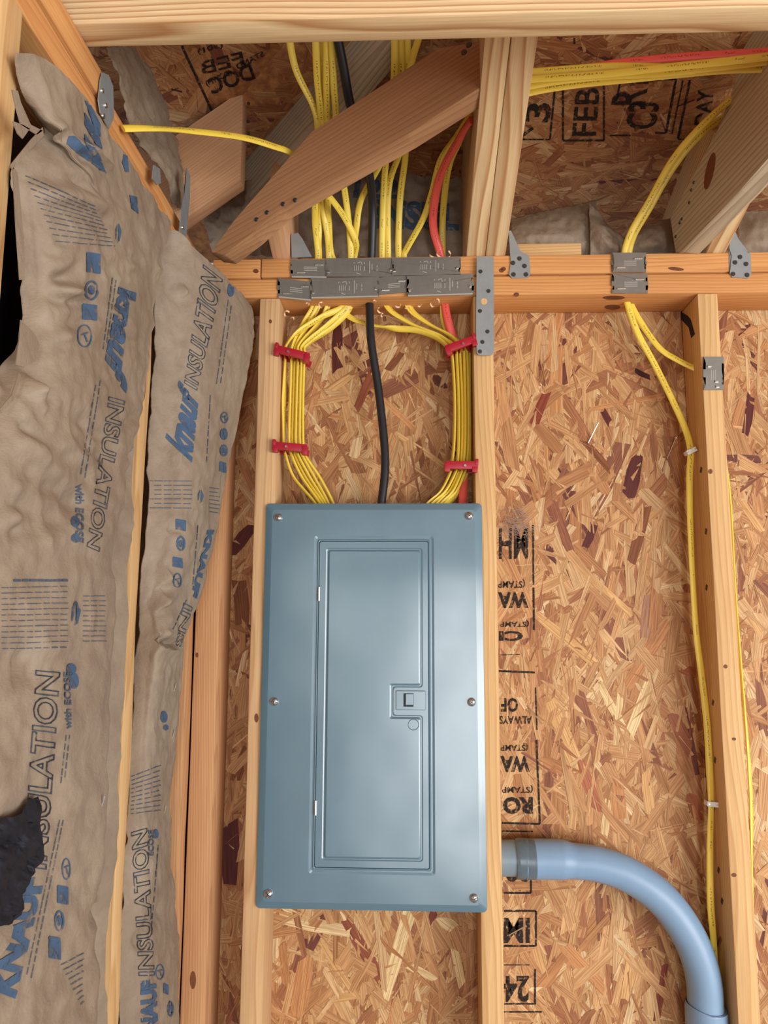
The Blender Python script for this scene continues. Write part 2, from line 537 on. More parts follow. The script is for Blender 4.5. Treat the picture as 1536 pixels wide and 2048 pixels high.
hx = lambda y: XL - y
ceil_b = slab('ceiling', [(x, y, roof_z_back(y)) for x, y in [(hx(0.35), 0.35), (2.6, 0.35), (2.6, XL - 2.6)]], (0, SL, 1), 0.011, OSBB)
ceil_l = slab('ceiling', [(x, y, roof_z_left(x)) for x, y in [(hx(0.35), 0.35), (2.6, XL - 2.6), (2.6, -4.5), (hx(0.35), -4.5)]], (-SL, 0, 1), 0.011, OSBB)
kk = sqrt(1 + SL * SL)
SR = Strands(PB0, (1, 0, 0), (0, 1 / kk, -SL / kk), NB)
fill_strands(SR, -0.32, 0.85, -0.46, 0.37, 2500, 2600, 0.0, 0.7, 0.0013, lambda x, y: x > hx(y / kk) + 0.09)
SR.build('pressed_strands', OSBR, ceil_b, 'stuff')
SRL = Strands(PL0, (1 / kk, 0, SL / kk), (0, 1, 0), NLf)
fill_strands(SRL, -0.22, 0.45, -0.60, 0.12, 1500, 1500, 1.1, 0.7, 0.0013, lambda x, y: x < -y - 0.09)
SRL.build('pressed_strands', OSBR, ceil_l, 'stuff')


# ------------------------------------------------------------------ surfaces for printing
def surf_plane(p0, n):
    n = Vector(n).normalized()
    return lambda px, py: (PL(px, py, p0, n), n)


def surf_bvh(bvh, fallback):
    def f(px, py):
        d = ray(px, py).normalized()
        h = bvh.ray_cast(CAM, d)
        if h[0] is None:
            return None, None      # beside the sheet: nothing is printed there
        n = h[1]
        if n.dot(d) > 0: n = -n
        return h[0], n
    return f


TEXTC = {}


def text_mesh(body, outline=0.0, bold=0.0, shear=0.0):
    key = (body, outline, bold, shear)
    if key in TEXTC: return TEXTC[key]
    c = bpy.data.curves.new('t', 'FONT'); c.body = body; c.size = 1.0; c.resolution_u = 3
    c.shear = shear
    if outline:
        c.fill_mode = 'NONE'; c.bevel_depth = outline; c.bevel_resolution = 0; c.offset = bold
    elif bold: c.offset = bold
    o = bpy.data.objects.new('t', c); COL.objects.link(o)
    dg = bpy.context.evaluated_depsgraph_get()
    me = bpy.data.meshes.new_from_object(o.evaluated_get(dg))
    bpy.data.objects.remove(o); bpy.data.curves.remove(c)
    bm = bmesh.new(); bm.from_mesh(me); bpy.data.meshes.remove(me)
    if outline:
        for v in bm.verts: v.co.z = 0
        bmesh.ops.dissolve_degenerate(bm, edges=bm.edges, dist=0.0005)
    bmesh.ops.triangulate(bm, faces=bm.faces)
    TEXTC[key] = bm
    return bm


def lay(bm, surf, off):
    gone = []
    for v in bm.verts:
        p, n = surf(v.co.x, v.co.y)
        if p is None: gone.append(v)
        else: v.co = p + n * off
    if gone: bmesh.ops.delete(bm, geom=gone, context='VERTS')


def decal(bm2, quad, surf, off, maxseg):
    """2-D mesh (normalised to its bounds) laid in a pixel quad BL,BR,TR,TL on a surface"""
    bm = bm2.copy()
    xs = [v.co.x for v in bm.verts]; ys = [v.co.y for v in bm.verts]
    x0, x1, y0, y1 = min(xs), max(xs), min(ys), max(ys)
    Q = [Vector(q) for q in quad]
    for v in bm.verts:
        u, w = (v.co.x - x0) / (x1 - x0), (v.co.y - y0) / (y1 - y0)
        p = (Q[0] * (1 - u) + Q[1] * u) * (1 - w) + (Q[3] * (1 - u) + Q[2] * u) * w
        v.co = (p.x, p.y, 0)
    if maxseg:
        for it in range(3):
            es = [e for e in bm.edges if e.calc_length() > maxseg]
            if not es: break
            bmesh.ops.subdivide_edges(bm, edges=es, cuts=1)
            bmesh.ops.triangulate(bm, faces=bm.faces)
    lay(bm, surf, off)
    me = bpy.data.meshes.new('print'); bm.to_mesh(me); bm.free()
    return me


def stamp(body, quad, surf, mat, parent, name='printed_lettering', off=0.0005, maxseg=0, **kw):
    return obj(name, decal(text_mesh(body, **kw), quad, surf, off, maxseg), mat, parent)


def poly2(pts):
    bm = bmesh.new(); bm.faces.new([bm.verts.new((p[0], p[1], 0)) for p in pts])
    bmesh.ops.triangulate(bm, faces=bm.faces); return bm


def px_polys(polys, surf, mat, parent, name, off=0.0005, maxseg=10):
    """several flat printed shapes given in pixels, joined as one printed mark"""
    bm = bmesh.new()
    for pts in polys:
        vs = [bm.verts.new((p[0], p[1], 0)) for p in pts]
        bm.faces.new(vs)
    bmesh.ops.triangulate(bm, faces=bm.faces)
    for it in range(4):
        es = [e for e in bm.edges if e.calc_length() > maxseg]
        if not es: break
        bmesh.ops.subdivide_edges(bm, edges=es, cuts=1)
        bmesh.ops.triangulate(bm, faces=bm.faces)
    lay(bm, surf, off)
    me = bpy.data.meshes.new('print'); bm.to_mesh(me); bm.free()
    return obj(name, me, mat, parent)


def bar(x0, y0, x1, y1, w):
    d = Vector((x1 - x0, y1 - y0)); L = d.length; n = Vector((-d.y, d.x)) / L * w / 2
    return [(x0 + n.x, y0 + n.y), (x1 + n.x, y1 + n.y), (x1 - n.x, y1 - n.y), (x0 - n.x, y0 - n.y)]


def frame(x0, y0, x1, y1, w, sides='tblr'):
    r = []
    if 't' in sides: r.append(bar(x0, y0, x1, y0, w))
    if 'b' in sides: r.append(bar(x0, y1, x1, y1, w))
    if 'l' in sides: r.append(bar(x0, y0, x0, y1, w))
    if 'r' in sides: r.append(bar(x1, y0, x1, y1, w))
    return r


def ellipse(cx, cy, rx, ry, n=16, rot=0.0):
    return [(cx + rx * cos(t) * cos(rot) - ry * sin(t) * sin(rot), cy + rx * cos(t) * sin(rot) + ry * sin(t) * cos(rot))
            for t in [2 * pi * k / n for k in range(n)]]


def ring(cx, cy, rx, ry, w, n=16):
    a = ellipse(cx, cy, rx, ry, n); b = ellipse(cx, cy, rx - w, ry - w, n)
    return [[a[k], a[(k + 1) % n], b[(k + 1) % n], b[k]] for k in range(n)]


# stamps on the wall sheathing, printed upside down (the sheet was turned)
SWB = surf_plane((0, YW - 0.0021, 0), (0, -1, 0))


def up_down(body, x0, y0, x1, y1, bold=0.02):
    # text rotated by 180 degrees inside the pixel box
    stamp(body, [(x1, y0), (x0, y0), (x0, y1), (x1, y1)], SWB, INK_BLACK, wall_back, 'stamped_lettering', 0.0, 0, bold=bold)


up_down('(STAMP', 996, 1158, 1050, 1176); up_down('WA', 996, 1184, 1057, 1216, 0.05)
up_down('(STAMP', 1000, 1240, 1058, 1254); up_down('CI', 998, 1262, 1046, 1282, 0.04)
up_down('OF', 1002, 1396, 1036, 1424, 0.03); up_down('ALWAYS', 999, 1432, 1064, 1448)
up_down('(STAMP', 1001, 1486, 1056, 1502); up_down('WA', 1001, 1512, 1060, 1544, 0.05)
up_down('(STAMP', 1004, 1570, 1066, 1586); up_down('RO', 1006, 1594, 1066, 1628, 0.05)
up_down('32', 1008, 1700, 1060, 1764, 0.05); up_down('IM', 1008, 1836, 1060, 1886, 0.03)
up_down('24', 1008, 1952, 1058, 2004, 0.03); up_down('MH', 998, 1056, 1056, 1118, 0.02)
px_polys([bar(1066, 1050, 1067, 1170, 3.5), bar(1067, 1175, 1068, 1260, 4), bar(998, 1342, 1070, 1345, 4), bar(1071, 1375, 1074, 1460, 3),
          bar(1073, 1480, 1080, 1648, 4), bar(1004, 1646, 1080, 1648, 4), bar(1004, 1662, 1066, 1663, 3), bar(1008, 1786, 1062, 1786, 4),
          bar(1062, 1755, 1062, 1786, 4)] + frame(1008, 1822, 1072, 1892, 4, 'tbr') + [bar(1008, 1930, 1060, 1930, 2), bar(1070, 1938, 1070, 2008, 4),
          bar(1008, 2008, 1072, 2008, 3), bar(1008, 2024, 1084, 2024, 3), bar(1000, 1310, 1040, 1309, 1.5)],
         SWB, INK_BLACK, wall_back, 'stamped_border', 0.0, 60)
# stamps on the roof sheathing
SRB = surf_plane(PB0 + NB * 0.0021, NB)


def side(body, x0, y0, x1, y1, bold=0.03):
    # text rotated a quarter turn: reads upwards in the photograph
    stamp(body, [(x1, y1), (x1 + 8, y0), (x0 + 8, y0), (x0, y1)], SRB, INK_BLACK, ceil_b, 'stamped_lettering', 0.0, 0, bold=bold)


side('3', 1046, 206, 1098, 245, 0.025); side('FEB', 1144, 176, 1192, 272, 0.015); side('R1', 1222, 160, 1290, 210, 0.015)
side('C3', 1250, 205, 1312, 258, 0.02); side('DAY', 1388, 180, 1420, 250, 0.02)
px_polys(frame(1126, 168, 1208, 281, 4) + [bar(1110, 176, 1100, 278, 4), bar(1044, 279, 1100, 279, 3), bar(1030, 282, 1066, 256, 6),
         bar(1240, 164, 1352, 158, 4), bar(1352, 158, 1332, 266, 5), bar(1366, 160, 1344, 268, 3), bar(1380, 160, 1356, 278, 5),
         bar(1220, 271, 1262, 271, 3), bar(1310, 266, 1332, 266, 3), bar(1356, 279, 1400, 279, 3), bar(1149, 76, 1149, 88, 4), bar(1240, 165, 1234, 200, 4)],
         SRB, INK_BLACK, ceil_b, 'stamped_border', 0.0, 60)
SRLs = surf_plane(PL0 + NLf * 0.0021, NLf)


def left_stamp(body, bl, br, h, bold=0.03):
    d = Vector(br) - Vector(bl); n = Vector((d.y, -d.x)).normalized() * h
    bl, br = Vector(bl), Vector(br)
    stamp(body, [bl, br, br + n, bl + n], SRLs, INK_BLACK, ceil_l, 'stamped_lettering', 0.0, 0, bold=bold)


left_stamp('DOC', (512, 158), (425, 190), -34, 0.02); left_stamp('(DOWN)', (466, 152), (416, 176), -15, 0.03)
left_stamp('STAND', (530, 112), (476, 140), -12, 0.03); left_stamp('FEB', (490, 128), (405, 150), -26, 0.015); left_stamp('(301)', (448, 96), (398, 112), -14, 0.03)
px_polys([bar(364, 92, 424, 222, 5), bar(342, 178, 364, 184, 3)], SRLs, INK_BLACK, ceil_l, 'stamped_border', 0.0, 60)


# ------------------------------------------------------------------ lumber
def lumber(name, p0, p1, w, d, mat, label, cat='stud', group=None, up=(0, 0, 1), cut0=(0, 0), cut1=(0, 0), bev=0.003, wav=0.0):
    """board from p0 to p1 (centre line); w across, d along 'up'; cut = slope of the end faces"""
    p0, p1 = Vector(p0), Vector(p1); z = (p1 - p0); L = z.length; z.normalize()
    y = Vector(up) - z * Vector(up).dot(z); y.normalize(); x = y.cross(z)
    bm = bmesh.new()
    nseg = max(1, int(L / 0.12))
    rings = []
    for i in range(nseg + 1):
        row = []
        for (sx, sy) in ((-1, -1), (1, -1), (1, 1), (-1, 1)):
            px_, py_ = sx * w / 2, sy * d / 2
            t = i / nseg
            zz = -L / 2 + L * t + (cut0[0] * px_ + cut0[1] * py_) * (1 - t) + (cut1[0] * px_ + cut1[1] * py_) * t
            if wav and 0 < i < nseg:
                px_ += wav * noise.noise(Vector((zz * 6, sx * 3.1, sy * 2.3 + L))); py_ += wav * noise.noise(Vector((zz * 6, sx * 2.1 + 9, sy * 4.3 + L)))
            row.append(bm.verts.new((px_, py_, zz)))
        rings.append(row)
    for a, b in zip(rings, rings[1:]):
        for k in range(4): bm.faces.new((a[k], a[(k + 1) % 4], b[(k + 1) % 4], b[k]))
    bm.faces.new(rings[0][::-1]); bm.faces.new(rings[-1])
    bmesh.ops.recalc_face_normals(bm, faces=bm.faces)
    es = [e for e in bm.edges if len(e.link_faces) == 2 and e.calc_face_angle(0) > 0.6]
    bmesh.ops.bevel(bm, geom=es, offset=bev, segments=2, affect='EDGES', profile=0.5)
    group = group or {'stud': 'wall studs', 'top plate': 'top plates', 'bottom plate': 'bottom plates', 'rafter': 'roof rafters'}.get(cat)
    me = bm_mesh(bm, name)
    mw = Matrix((x, y, z)).transposed().to_4x4(); mw.translation = (p0 + p1) / 2
    return tag(obj(name, me, mat, None, mw, smooth=40), label, cat, group)


def box_lumber(name, x, y, z, axis, mat, label, cat, group=None, wav=0.0, bev=0.003):
    """axis-aligned board from ranges"""
    c = [(a[0] + a[1]) / 2 for a in (x, y, z)]; s = [abs(a[1] - a[0]) for a in (x, y, z)]
    if axis == 'Z': return lumber(name, (c[0], c[1], z[0]), (c[0], c[1], z[1]), s[0], s[1], mat, label, cat, group, (0, 1, 0), bev=bev, wav=wav)
    if axis == 'X': return lumber(name, (x[0], c[1], c[2]), (x[1], c[1], c[2]), s[1], s[2], mat, label, cat, group, (0, 0, 1), bev=bev, wav=wav)
    return lumber(name, (c[0], y[0], c[2]), (c[0], y[1], c[2]), s[0], s[2], mat, label, cat, group, (0, 0, 1), bev=bev, wav=wav)


def nail_head(parent, p, n, r=0.0042, mat=None, name='nail_head'):
    bm = bmesh.new(); n = Vector(n).normalized()
    add_cyl(bm, Vector(p) + n * 0.0006, n, r, r * 0.8, 0.0022, 10)
    return obj(name, bm_mesh(bm), mat or NAIL, parent, smooth=40)


def knot(parent, px, py, Y, rx, ry, rot=0.0, n=(0, -1, 0), fn=None):
    pts = [(fn(a, b) if fn else W(a, b, Y)) for a, b in ellipse(px, py, rx, ry, 14, rot)]
    return obj('knot', extrude_poly([Vector(p) + Vector(n) * -0.001 for p in pts], n, 0.0016), KNOTD, parent)


D4 = 0.0889
plate_u = box_lumber('top_plate', (-0.293, 1.2), (0, D4), (ZM1, ZT), 'X', ORANGE, 'upper orange board of the double top plate along the back wall', 'top plate', wav=0.001)
plate_l = box_lumber('top_plate', (-0.388, 1.2), (0, D4), (ZB, ZM0), 'X', ORANGE, 'lower orange board of the double top plate, cables coming out of its underside', 'top plate', wav=0.001)
plate_e = box_lumber('top_plate', (-0.388, -0.2945), (0.001, D4), (ZM1, ZT), 'X', ORANGE, 'short orange end piece of the upper top plate in the left corner', 'top plate')
lp1 = box_lumber('top_plate', (XL - D4, XL), (-2.4, -0.515), (ZM1, ZT), 'Y', ORANGE, 'upper orange plate of the left wall, in the top left corner of the photo', 'top plate', wav=0.001)
lp2 = box_lumber('top_plate', (XL - D4, XL - 0.012), (-0.513, -0.001), (ZM1, ZT), 'Y', ORANGE, 'orange plate of the left wall running into the corner behind the metal ties', 'top plate')
lp3 = box_lumber('top_plate', (XL - D4, XL - 0.003), (-2.4, -0.001), (ZB, ZM0), 'Y', ORANGE, 'lower orange plate of the left wall above the paper-faced batts', 'top plate', wav=0.001)

st_l = box_lumber('wall_stud', (-0.294, -0.255), (0, D4), (0.0, ZB - 0.001), 'Z', TAN, 'tan stud on the left side of the electrical panel', 'stud', wav=0.0016)
st_r = box_lumber('wall_stud', (0.1135, 0.151), (0, D4), (0.0, ZB - 0.001), 'Z', GOLD, 'golden stud on the right side of the electrical panel under the long strap', 'stud', wav=0.0008)
st_3 = box_lumber('wall_stud', (0.534, 0.5715), (0, D4), (0.0, ZB - 0.001), 'Z', GOLD, 'stud at the right with yellow cable stapled along its side', 'stud', wav=0.0008)
st_c = box_lumber('wall_stud', (-0.3957, -0.3515), (0, D4), (0.0, ZB - 0.001), 'Z', RED, 'reddish corner stud of the back wall', 'stud', wav=0.0008)
st_a = box_lumber('wall_stud', (XL - D4, XL), (-0.0405, -0.0015), (0.0, ZB - 0.001), 'Z', RED, 'corner stud of the left wall against the back wall', 'stud', wav=0.002)
s2 = LX(279, 1000, XL).y
st_2 = box_lumber('wall_stud', (XL - D4, XL), (s2 - 0.019, s2 + 0.019), (0.0, ZB - 0.001), 'Z', GOLD, 'narrow looking wavy stud between the two papered batts', 'stud', wav=0.004)
s0 = LX(26, 300, XL).y
st_0 = box_lumber('wall_stud', (XL - D4, XL), (s0 - 0.04, s0), (0.0, ZB - 0.001), 'Z', GOLD, 'orange stud at the left edge of the photo beside the torn paper', 'stud')

# ceiling joist across the top of the picture
joist = box_lumber('ceiling_joist', (XL - D4, 1.25), (-0.592, -0.554), (ZT + 0.001, ZT + 0.141), 'X', PALE, 'pale ceiling joist with bold grain crossing the whole top of the photo', 'joist', wav=0.001)


def rafter(x0, x1, y_top, mat, label, y_end=0.28, d=RO - 0.006):
    c = (x0 + x1) / 2; h = d / 2 * kk
    f = lambda y: Vector((c, y, ZT + 0.0015 - SL * y + h))
    # plumb cut ends: end face slope
    return lumber('rafter', f(y_end), f(y_top), x1 - x0, d, mat, label, 'rafter', None, (0, 0, 1), (0, -SL), (0, -SL))


ra = rafter(0.1015, 0.1385, -0.551, PALE, 'pale rafter above the strap, left board of the doubled pair')
rb = rafter(0.1390, 0.1770, -0.551, PALE, 'pale rafter above the strap, right board of the doubled pair')
r1 = rafter(-0.272, -0.238, -0.04, PINK, 'short striped rafter end left of the cables, under the diagonal brace')
r3 = rafter(0.556, 0.592, -0.09, PALE, 'rafter with a metal tie at the far right, mostly behind the diagonal')

# hip rafter seen behind the cables (vertical plane X + Y = const)
HN = Vector((-1, -1, 0)).normalized(); HP = Vector((-0.28, 0, 0))
h0, h1 = PL(500, 410, HP, HN), PL(800, 62, HP, HN)
hz = (h1 - h0); hup = Vector((0, 0, 1))
hup2 = (hup - hz.normalized() * hup.dot(hz.normalized())).normalized()
hip = lumber('hip_rafter', h0 + hup2 * 0.055 - HN * 0.019, h1 + hup2 * 0.055 - HN * 0.019, 0.038, 0.11, GREYW,
             'dark greyish hip rafter behind the yellow cables near the top', 'rafter')
# jack rafter on the left slope
j0, j1 = W(378, 430, -0.075), W(529, 326, -0.075)
jz = (j1 - j0).normalized(); jup = (Vector((0, 0, 1)) - jz * jz.z).normalized()
jk = lumber('jack_rafter', j0 - jz * 0.05 + jup * 0.075 + Vector((0, 0.019, 0)), j1 + jup * 0.075 + Vector((0, 0.019, 0)), 0.038, 0.15, PINK,
            'warm tan jack rafter with nails at its cut end, left of the cables', 'rafter', None, (0, 0, 1), (0, 0), (0, jz.z / sqrt(1 - jz.z ** 2)))


def prism_board(name, poly, A, B, YA, YB, th, mat, label, cat):
    """sawn board from the outline of its near face: a vertical plane through pixel A at depth YA and B at depth YB"""
    a, b = W(*A, YA), W(*B, YB)
    h = Vector((b.x - a.x, b.y - a.y, 0)).normalized()
    n = Vector((h.y, -h.x, 0))
    if n.y > 0: n = -n
    pts = [PL(p, q, a, n) for p, q in poly]
    z = (b - a).normalized(); y = n.cross(z).normalized(); x = n
    mw = Matrix((x, y, z)).transposed().to_4x4(); mw.translation = (a + b) / 2
    me = extrude_poly(pts, -n, th, 0.0025); me.transform(mw.inverted())
    o = tag(obj(name, me, mat, None, mw, smooth=40), label, cat)
    return o, a, n


# diagonal brace in front of the cables
brace, BF, bn = prism_board('diagonal_brace', [(432, 487), (467, 443), (502, 402), (529, 372), (623, 261), (876, 94), (979, 78), (979, 166), (815, 268), (561, 411), (502, 468), (449, 511), (421, 507)],
                            (470, 470), (977, 160), -0.165, -0.335, 0.038, BROWN, 'brown diagonal brace crossing in front of the cables from the corner to the pale rafter', 'brace')
# grey diagonal at the right
diag, EF, en = prism_board('diagonal_rafter', [(1339, 436), (1446, 237), (1536, 103), (1640, -45), (1640, 212), (1536, 317), (1480, 381), (1364, 504), (1350, 508)],
                           (1362, 500), (1536, 317), -0.01, -0.25, 0.038, GREYW, 'weathered grey diagonal rafter with an oval knot at the right', 'rafter')
gbd, _, _ = prism_board('ceiling_block', [(1420, 285), (1446, 235), (1480, 142), (1492, 60), (1640, 60), (1640, 215), (1470, 300)],
                        (1446, 235), (1536, 103), -0.075, -0.20, 0.03, GREYW, 'grey board behind the weathered diagonal in the top right corner', 'board')
# block standing on the plate
blk = box_lumber('wood_block', (W(1034, 490, 0.03).x, W(1163, 490, 0.03).x), (0.03, 0.068), (ZT + 0.0005, ZT + 0.039), 'X', GOLD,
                 'short golden wood block lying on the top plate beside the rafter tie', 'block')

# nails and knots
for px, py in [(497, 207), (496, 243), (497, 268), (495, 282), (497, 293)]:
    nail_head(jk, W(px, py, -0.0755), (0, -1, 0), 0.0032)
for px, py in [(938, 90), (928, 105)]:
    nail_head(brace, PL(px, py, BF, bn), bn, 0.005)
for px, py in [(566, 420), (590, 412), (534, 437), (513, 451)]:
    nail_head(brace, PL(px, py - 12, BF, bn), bn, 0.0042)
pk = [PL(a, b, EF, en) for a, b in ellipse(1420, 342, 8, 38, 16, 0.22)]
obj('knot', extrude_poly([p - en * 0.001 for p in pk], en, 0.0018), KNOTD, diag)
for px, py in [(1352, 473), (1360, 446), (1364, 438), (1379, 405), (1383, 380), (1388, 365)]:
    nail_head(diag, PL(px, py, EF, en), en, 0.003)
for px, py, Y, pr in [(512, 542, 0, plate_e), (1003, 541, 0, plate_u), (1033, 589, 0, plate_l), (1007, 538, 0, plate_u)]:
    knot(pr, px, py, Y, 5, 4)
for px, py, rx, ry, pr in [(1451, 1333, 4, 4, st_3), (1468, 1478, 4, 3, st_3), (1468, 1750, 5, 4, st_3), (1421, 943, 4, 5, st_3), (541, 643, 3, 4, st_l), (513, 1436, 4, 9, st_l)]:
    knot(pr, px, py, 0, rx, ry)
knot(st_c, 394, 1310, 0, 3, 5); knot(st_c, 386, 1960, 0, 6, 18)
knot(plate_u, 1352, 538, 0, 16, 3.5, 0.1)
for (a, b, rx, ry) in [(1228, 595, 22, 4), (1225, 614, 16, 5)]:
    pts = [PL(x, y, (0, 0, ZB), (0, 0, 1)) for x, y in ellipse(a, b, rx, ry, 14)]
    obj('knot', extrude_poly([p + Vector((0, 0, 0.001)) for p in pts], (0, 0, -1), 0.0016), KNOTD, plate_l)


# ------------------------------------------------------------------ sheet-metal plates and ties
def px_plate(poly, Y, th=0.0014):
    return extrude_poly([W(a, b, Y) for a, b in poly], (0, -1, 0), th, 0)


def notched(x0, y0, x1, y1, k=0.0, sk=0.0, teeth=True):
    """outline of a nail plate with toothed ends; k lifts the right end, sk slants"""
    h = y1 - y0; L = []
    f = lambda x, y: (x, y + (x - x0) / (x1 - x0) * k)
    t = 4 if teeth else 0
    left = [(x0, y1), (x0, y0 + .82 * h), (x0 + t, y0 + .82 * h), (x0 + t, y0 + .62 * h), (x0 - 1, y0 + .62 * h), (x0 - 1, y0 + .38 * h), (x0 + t, y0 + .38 * h), (x0 + t, y0 + .18 * h), (x0, y0 + .18 * h), (x0, y0)]
    right = [(x1, y0), (x1, y0 + .2 * h), (x1 - t, y0 + .2 * h), (x1 - t, y0 + .4 * h), (x1 + 1, y0 + .4 * h), (x1 + 1, y0 + .6 * h), (x1 - t, y0 + .6 * h), (x1 - t, y0 + .84 * h), (x1, y0 + .84 * h), (x1, y1)]
    return [f(a, b) for a, b in left + right]


def nail_plate(x0, y0, x1, y1, k, label, marks='text', lip=True, Y=-0.0022):
    c = W((x0 + x1) / 2, (y0 + y1) / 2, 0)
    t = empty('nail_plate', c, label, 'nail plate', 'steel nail plates')
    obj('plate', px_plate(notched(x0, y0, x1, y1, k), Y), PLATEM, t)
    f = lambda x, y: (x, y + (x - x0) / (x1 - x0) * k)
    w, h = x1 - x0, y1 - y0
    if lip:
        a, b = f(x0 + 2, y1), f(x1 - 2, y1)
        bm = bmesh.new(); A, B = W(*a, Y - 0.001), W(*b, Y - 0.001)
        d = (B - A); Mx = Matrix.Rotation(-math.atan2(d.z, d.x), 3, 'Y')
        add_box(bm, (A + B) / 2 + Vector((0, -0.0012, -0.0006)), (d.length, 0.0034, 0.0024), Mx)
        obj('folded_lip', bm_mesh(bm), EMB, t)  # whitish steel paints in the bright line along the lip

    def tab(px, py, wpx, hpx):
        bm = bmesh.new(); p = W(*f(px, py), Y - 0.0026)
        add_box(bm, p, (wpx / 1050, 0.0022, hpx / 1050), None, 0.0004)
        obj('raised_tab', bm_mesh(bm), BRIGHT, t)
    if marks == 'small':
        tab(x0 + w * .27, y0 + h * .74, w * .24, 2.4); tab(x0 + w * .78, y0 + h * .28, w * .24, 2.4)
        lines = [bar(x0 + w * .35, y0 + h * q, x0 + w * .72, y0 + h * q, 1.2) for q in (.42, .52, .62)]
    elif marks == 'upright':
        tab(x0 + w * .3, y0 + h * .28, 7, 4); tab(x0 + w * .66, y0 + h * .74, 6, 4); tab(x0 + w * .7, y0 + h * .9, 6, 4)
        lines = [bar(x0 + w * q, y0 + h * .4, x0 + w * q, y0 + h * .7, 1.0) for q in (.4, .5, .6)]
    else:
        m = x0 + w * .42
        tab(x0 + 5, y0 + h * .7, 5, 6); tab(x1 - 6, y0 + h * .6, 5, 5)
        lines = [bar(m + q, y0 + h * .38, m + q, y0 + h * .66, 1.2) for q in (0, 4, 8, 12)]
        lines += [bar(m - 2, y0 + h * .25, m, y0 + h * .22, 1.5), bar(m + 6, y0 + h * .24, m + 13, y0 + h * .18, 1.3), bar(m + 13, y0 + h * .18, m + 15, y0 + h * .34, 1.3), bar(m + 4, y0 + h * .78, m + 12, y0 + h * .86, 1.3)]
        lines += [bar(m + 20 + q, y0 + h * a, m + 20 + q, y0 + h * b, 1.4) for q, a, b in ((0, .2, .3), (0, .42, .66), (10, .15, .8), (15, .3, .62), (25, .35, .5), (25, .55, .68))]
    lines = [[f(*p) for p in L] for L in lines]
    px_polys(lines, surf_plane((0, Y - 0.0016, 0), (0, -1, 0)), EMB, t, 'embossed_marking', 0.0, 60)  # flat pale shapes stand in for light caught by the embossing
    return t


nail_plate(582, 519, 655, 554, 1, 'small steel nail plate at the left end of the upper row of plates', 'small')
nail_plate(652, 517, 788, 554, 0, 'long steel nail plate in the middle of the upper row, above the black cable', 'text', False, -0.0040)
nail_plate(784, 516, 921, 551, -1, 'long steel nail plate at the right end of the upper row, under the red cable', 'text', False, -0.0058)
nail_plate(556, 557, 624, 594, 7, 'small tilted steel nail plate at the left end of the lower row of plates', 'small', True, -0.0022)
nail_plate(621, 557, 758, 596, -3, 'long steel nail plate in the lower row left of the black cable', 'text', True, -0.0040)
nail_plate(754, 556, 818, 590, -5, 'small darker steel nail plate in the lower row right of the black cable', 'small', False, -0.0022)
nail_plate(814, 552, 947, 592, -4, 'long steel nail plate at the right end of the lower row beside the strap', 'text', True, -0.0058)
nail_plate(1224, 506, 1292, 545, 0, 'upper square nail plate on the top plate at the right, under two yellow cables', 'small', False)
nail_plate(1224, 548, 1295, 587, 0, 'lower square nail plate on the top plate at the right', 'small', False)
nail_plate(1407, 714, 1447, 780, 0, 'upright nail plate on the front of the right stud', 'upright', False)


def metal_tie(poly, Y, nails, label, n=(0, -1, 0)):
    me = px_plate(poly, Y)
    t = tag(obj('rafter_tie', me, GALV), label, 'metal tie', 'metal rafter ties')
    for a, b in nails: nail_head(t, W(a, b, Y - 0.0014), n, 0.0048, NAIL)
    return t


metal_tie([(1017, 462), (1022, 462), (1041, 503), (1058, 512), (1061, 548), (1056, 556), (1024, 557), (1018, 550), (1021, 528), (1021, 506)], -0.0012,
          [(1039, 517), (1026, 526), (1049, 532), (1027, 549), (1052, 549)], 'galvanized rafter tie right of the pale rafter with five nails')
metal_tie([(1462, 458), (1467, 458), (1487, 502), (1501, 509), (1502, 550), (1496, 557), (1464, 555), (1459, 548), (1463, 512), (1458, 496)], -0.0012,
          [(1480, 514), (1470, 525), (1492, 528), (1466, 548), (1494, 550)], 'galvanized rafter tie at the far right of the top plate')
metal_tie([(582, 470), (596, 466), (605, 478), (624, 514), (584, 516)], -0.0012, [], 'grey rafter tie standing above the left end of the nail plates')

# long strap over plates and stud
strap = empty('strap_tie', W(970, 612, 0), 'long galvanized strap with nails and one open hole over plates and stud', 'strap')
pts = []
for (cx, cy, a0) in ((979, 703, 0), (961, 703, 90)):
    for k in range(5):
        a = radians(a0 + k * 22.5); pts.append((cx + 8 * cos(a), cy + 8 * sin(a)))
outl = [(953, 514), (987, 514)] + [(988, 703)] + pts[1:] + [(952, 660)]
obj('strap', px_plate(outl, -0.0075, 0.0016), GALV, strap)
for a, b in [(961, 543), (977, 582), (960, 622), (975, 663), (965, 684), (960, 703)]:
    nail_head(strap, W(a, b, -0.0091), (0, -1, 0), 0.0042, NAIL)
pts = [W(a, b, -0.0091) for a, b in ellipse(968, 603, 6.5, 6.5, 16)]
obj('open_hole', extrude_poly(pts, (0, -1, 0), 0.0003), GOLD, strap)
bm = bmesh.new(); add_box(bm, W(970, 513, 0.02) + Vector((0, -0.003, 0.0008)), (0.033, 0.056, 0.0015))
obj('folded_top', bm_mesh(bm), GALV, strap)


# ties along the left plate
def left_tie(poly, X, label, nails=()):
    pts = [LX(a, b, X) for a, b in poly]
    t = tag(obj('rafter_tie', extrude_poly(pts, (1, 0, 0), 0.0016), GALV), label, 'metal tie', 'metal rafter ties')
    for a, b in nails: nail_head(t, LX(a, b, X + 0.0016), (1, 0, 0), 0.004, BRIGHT)


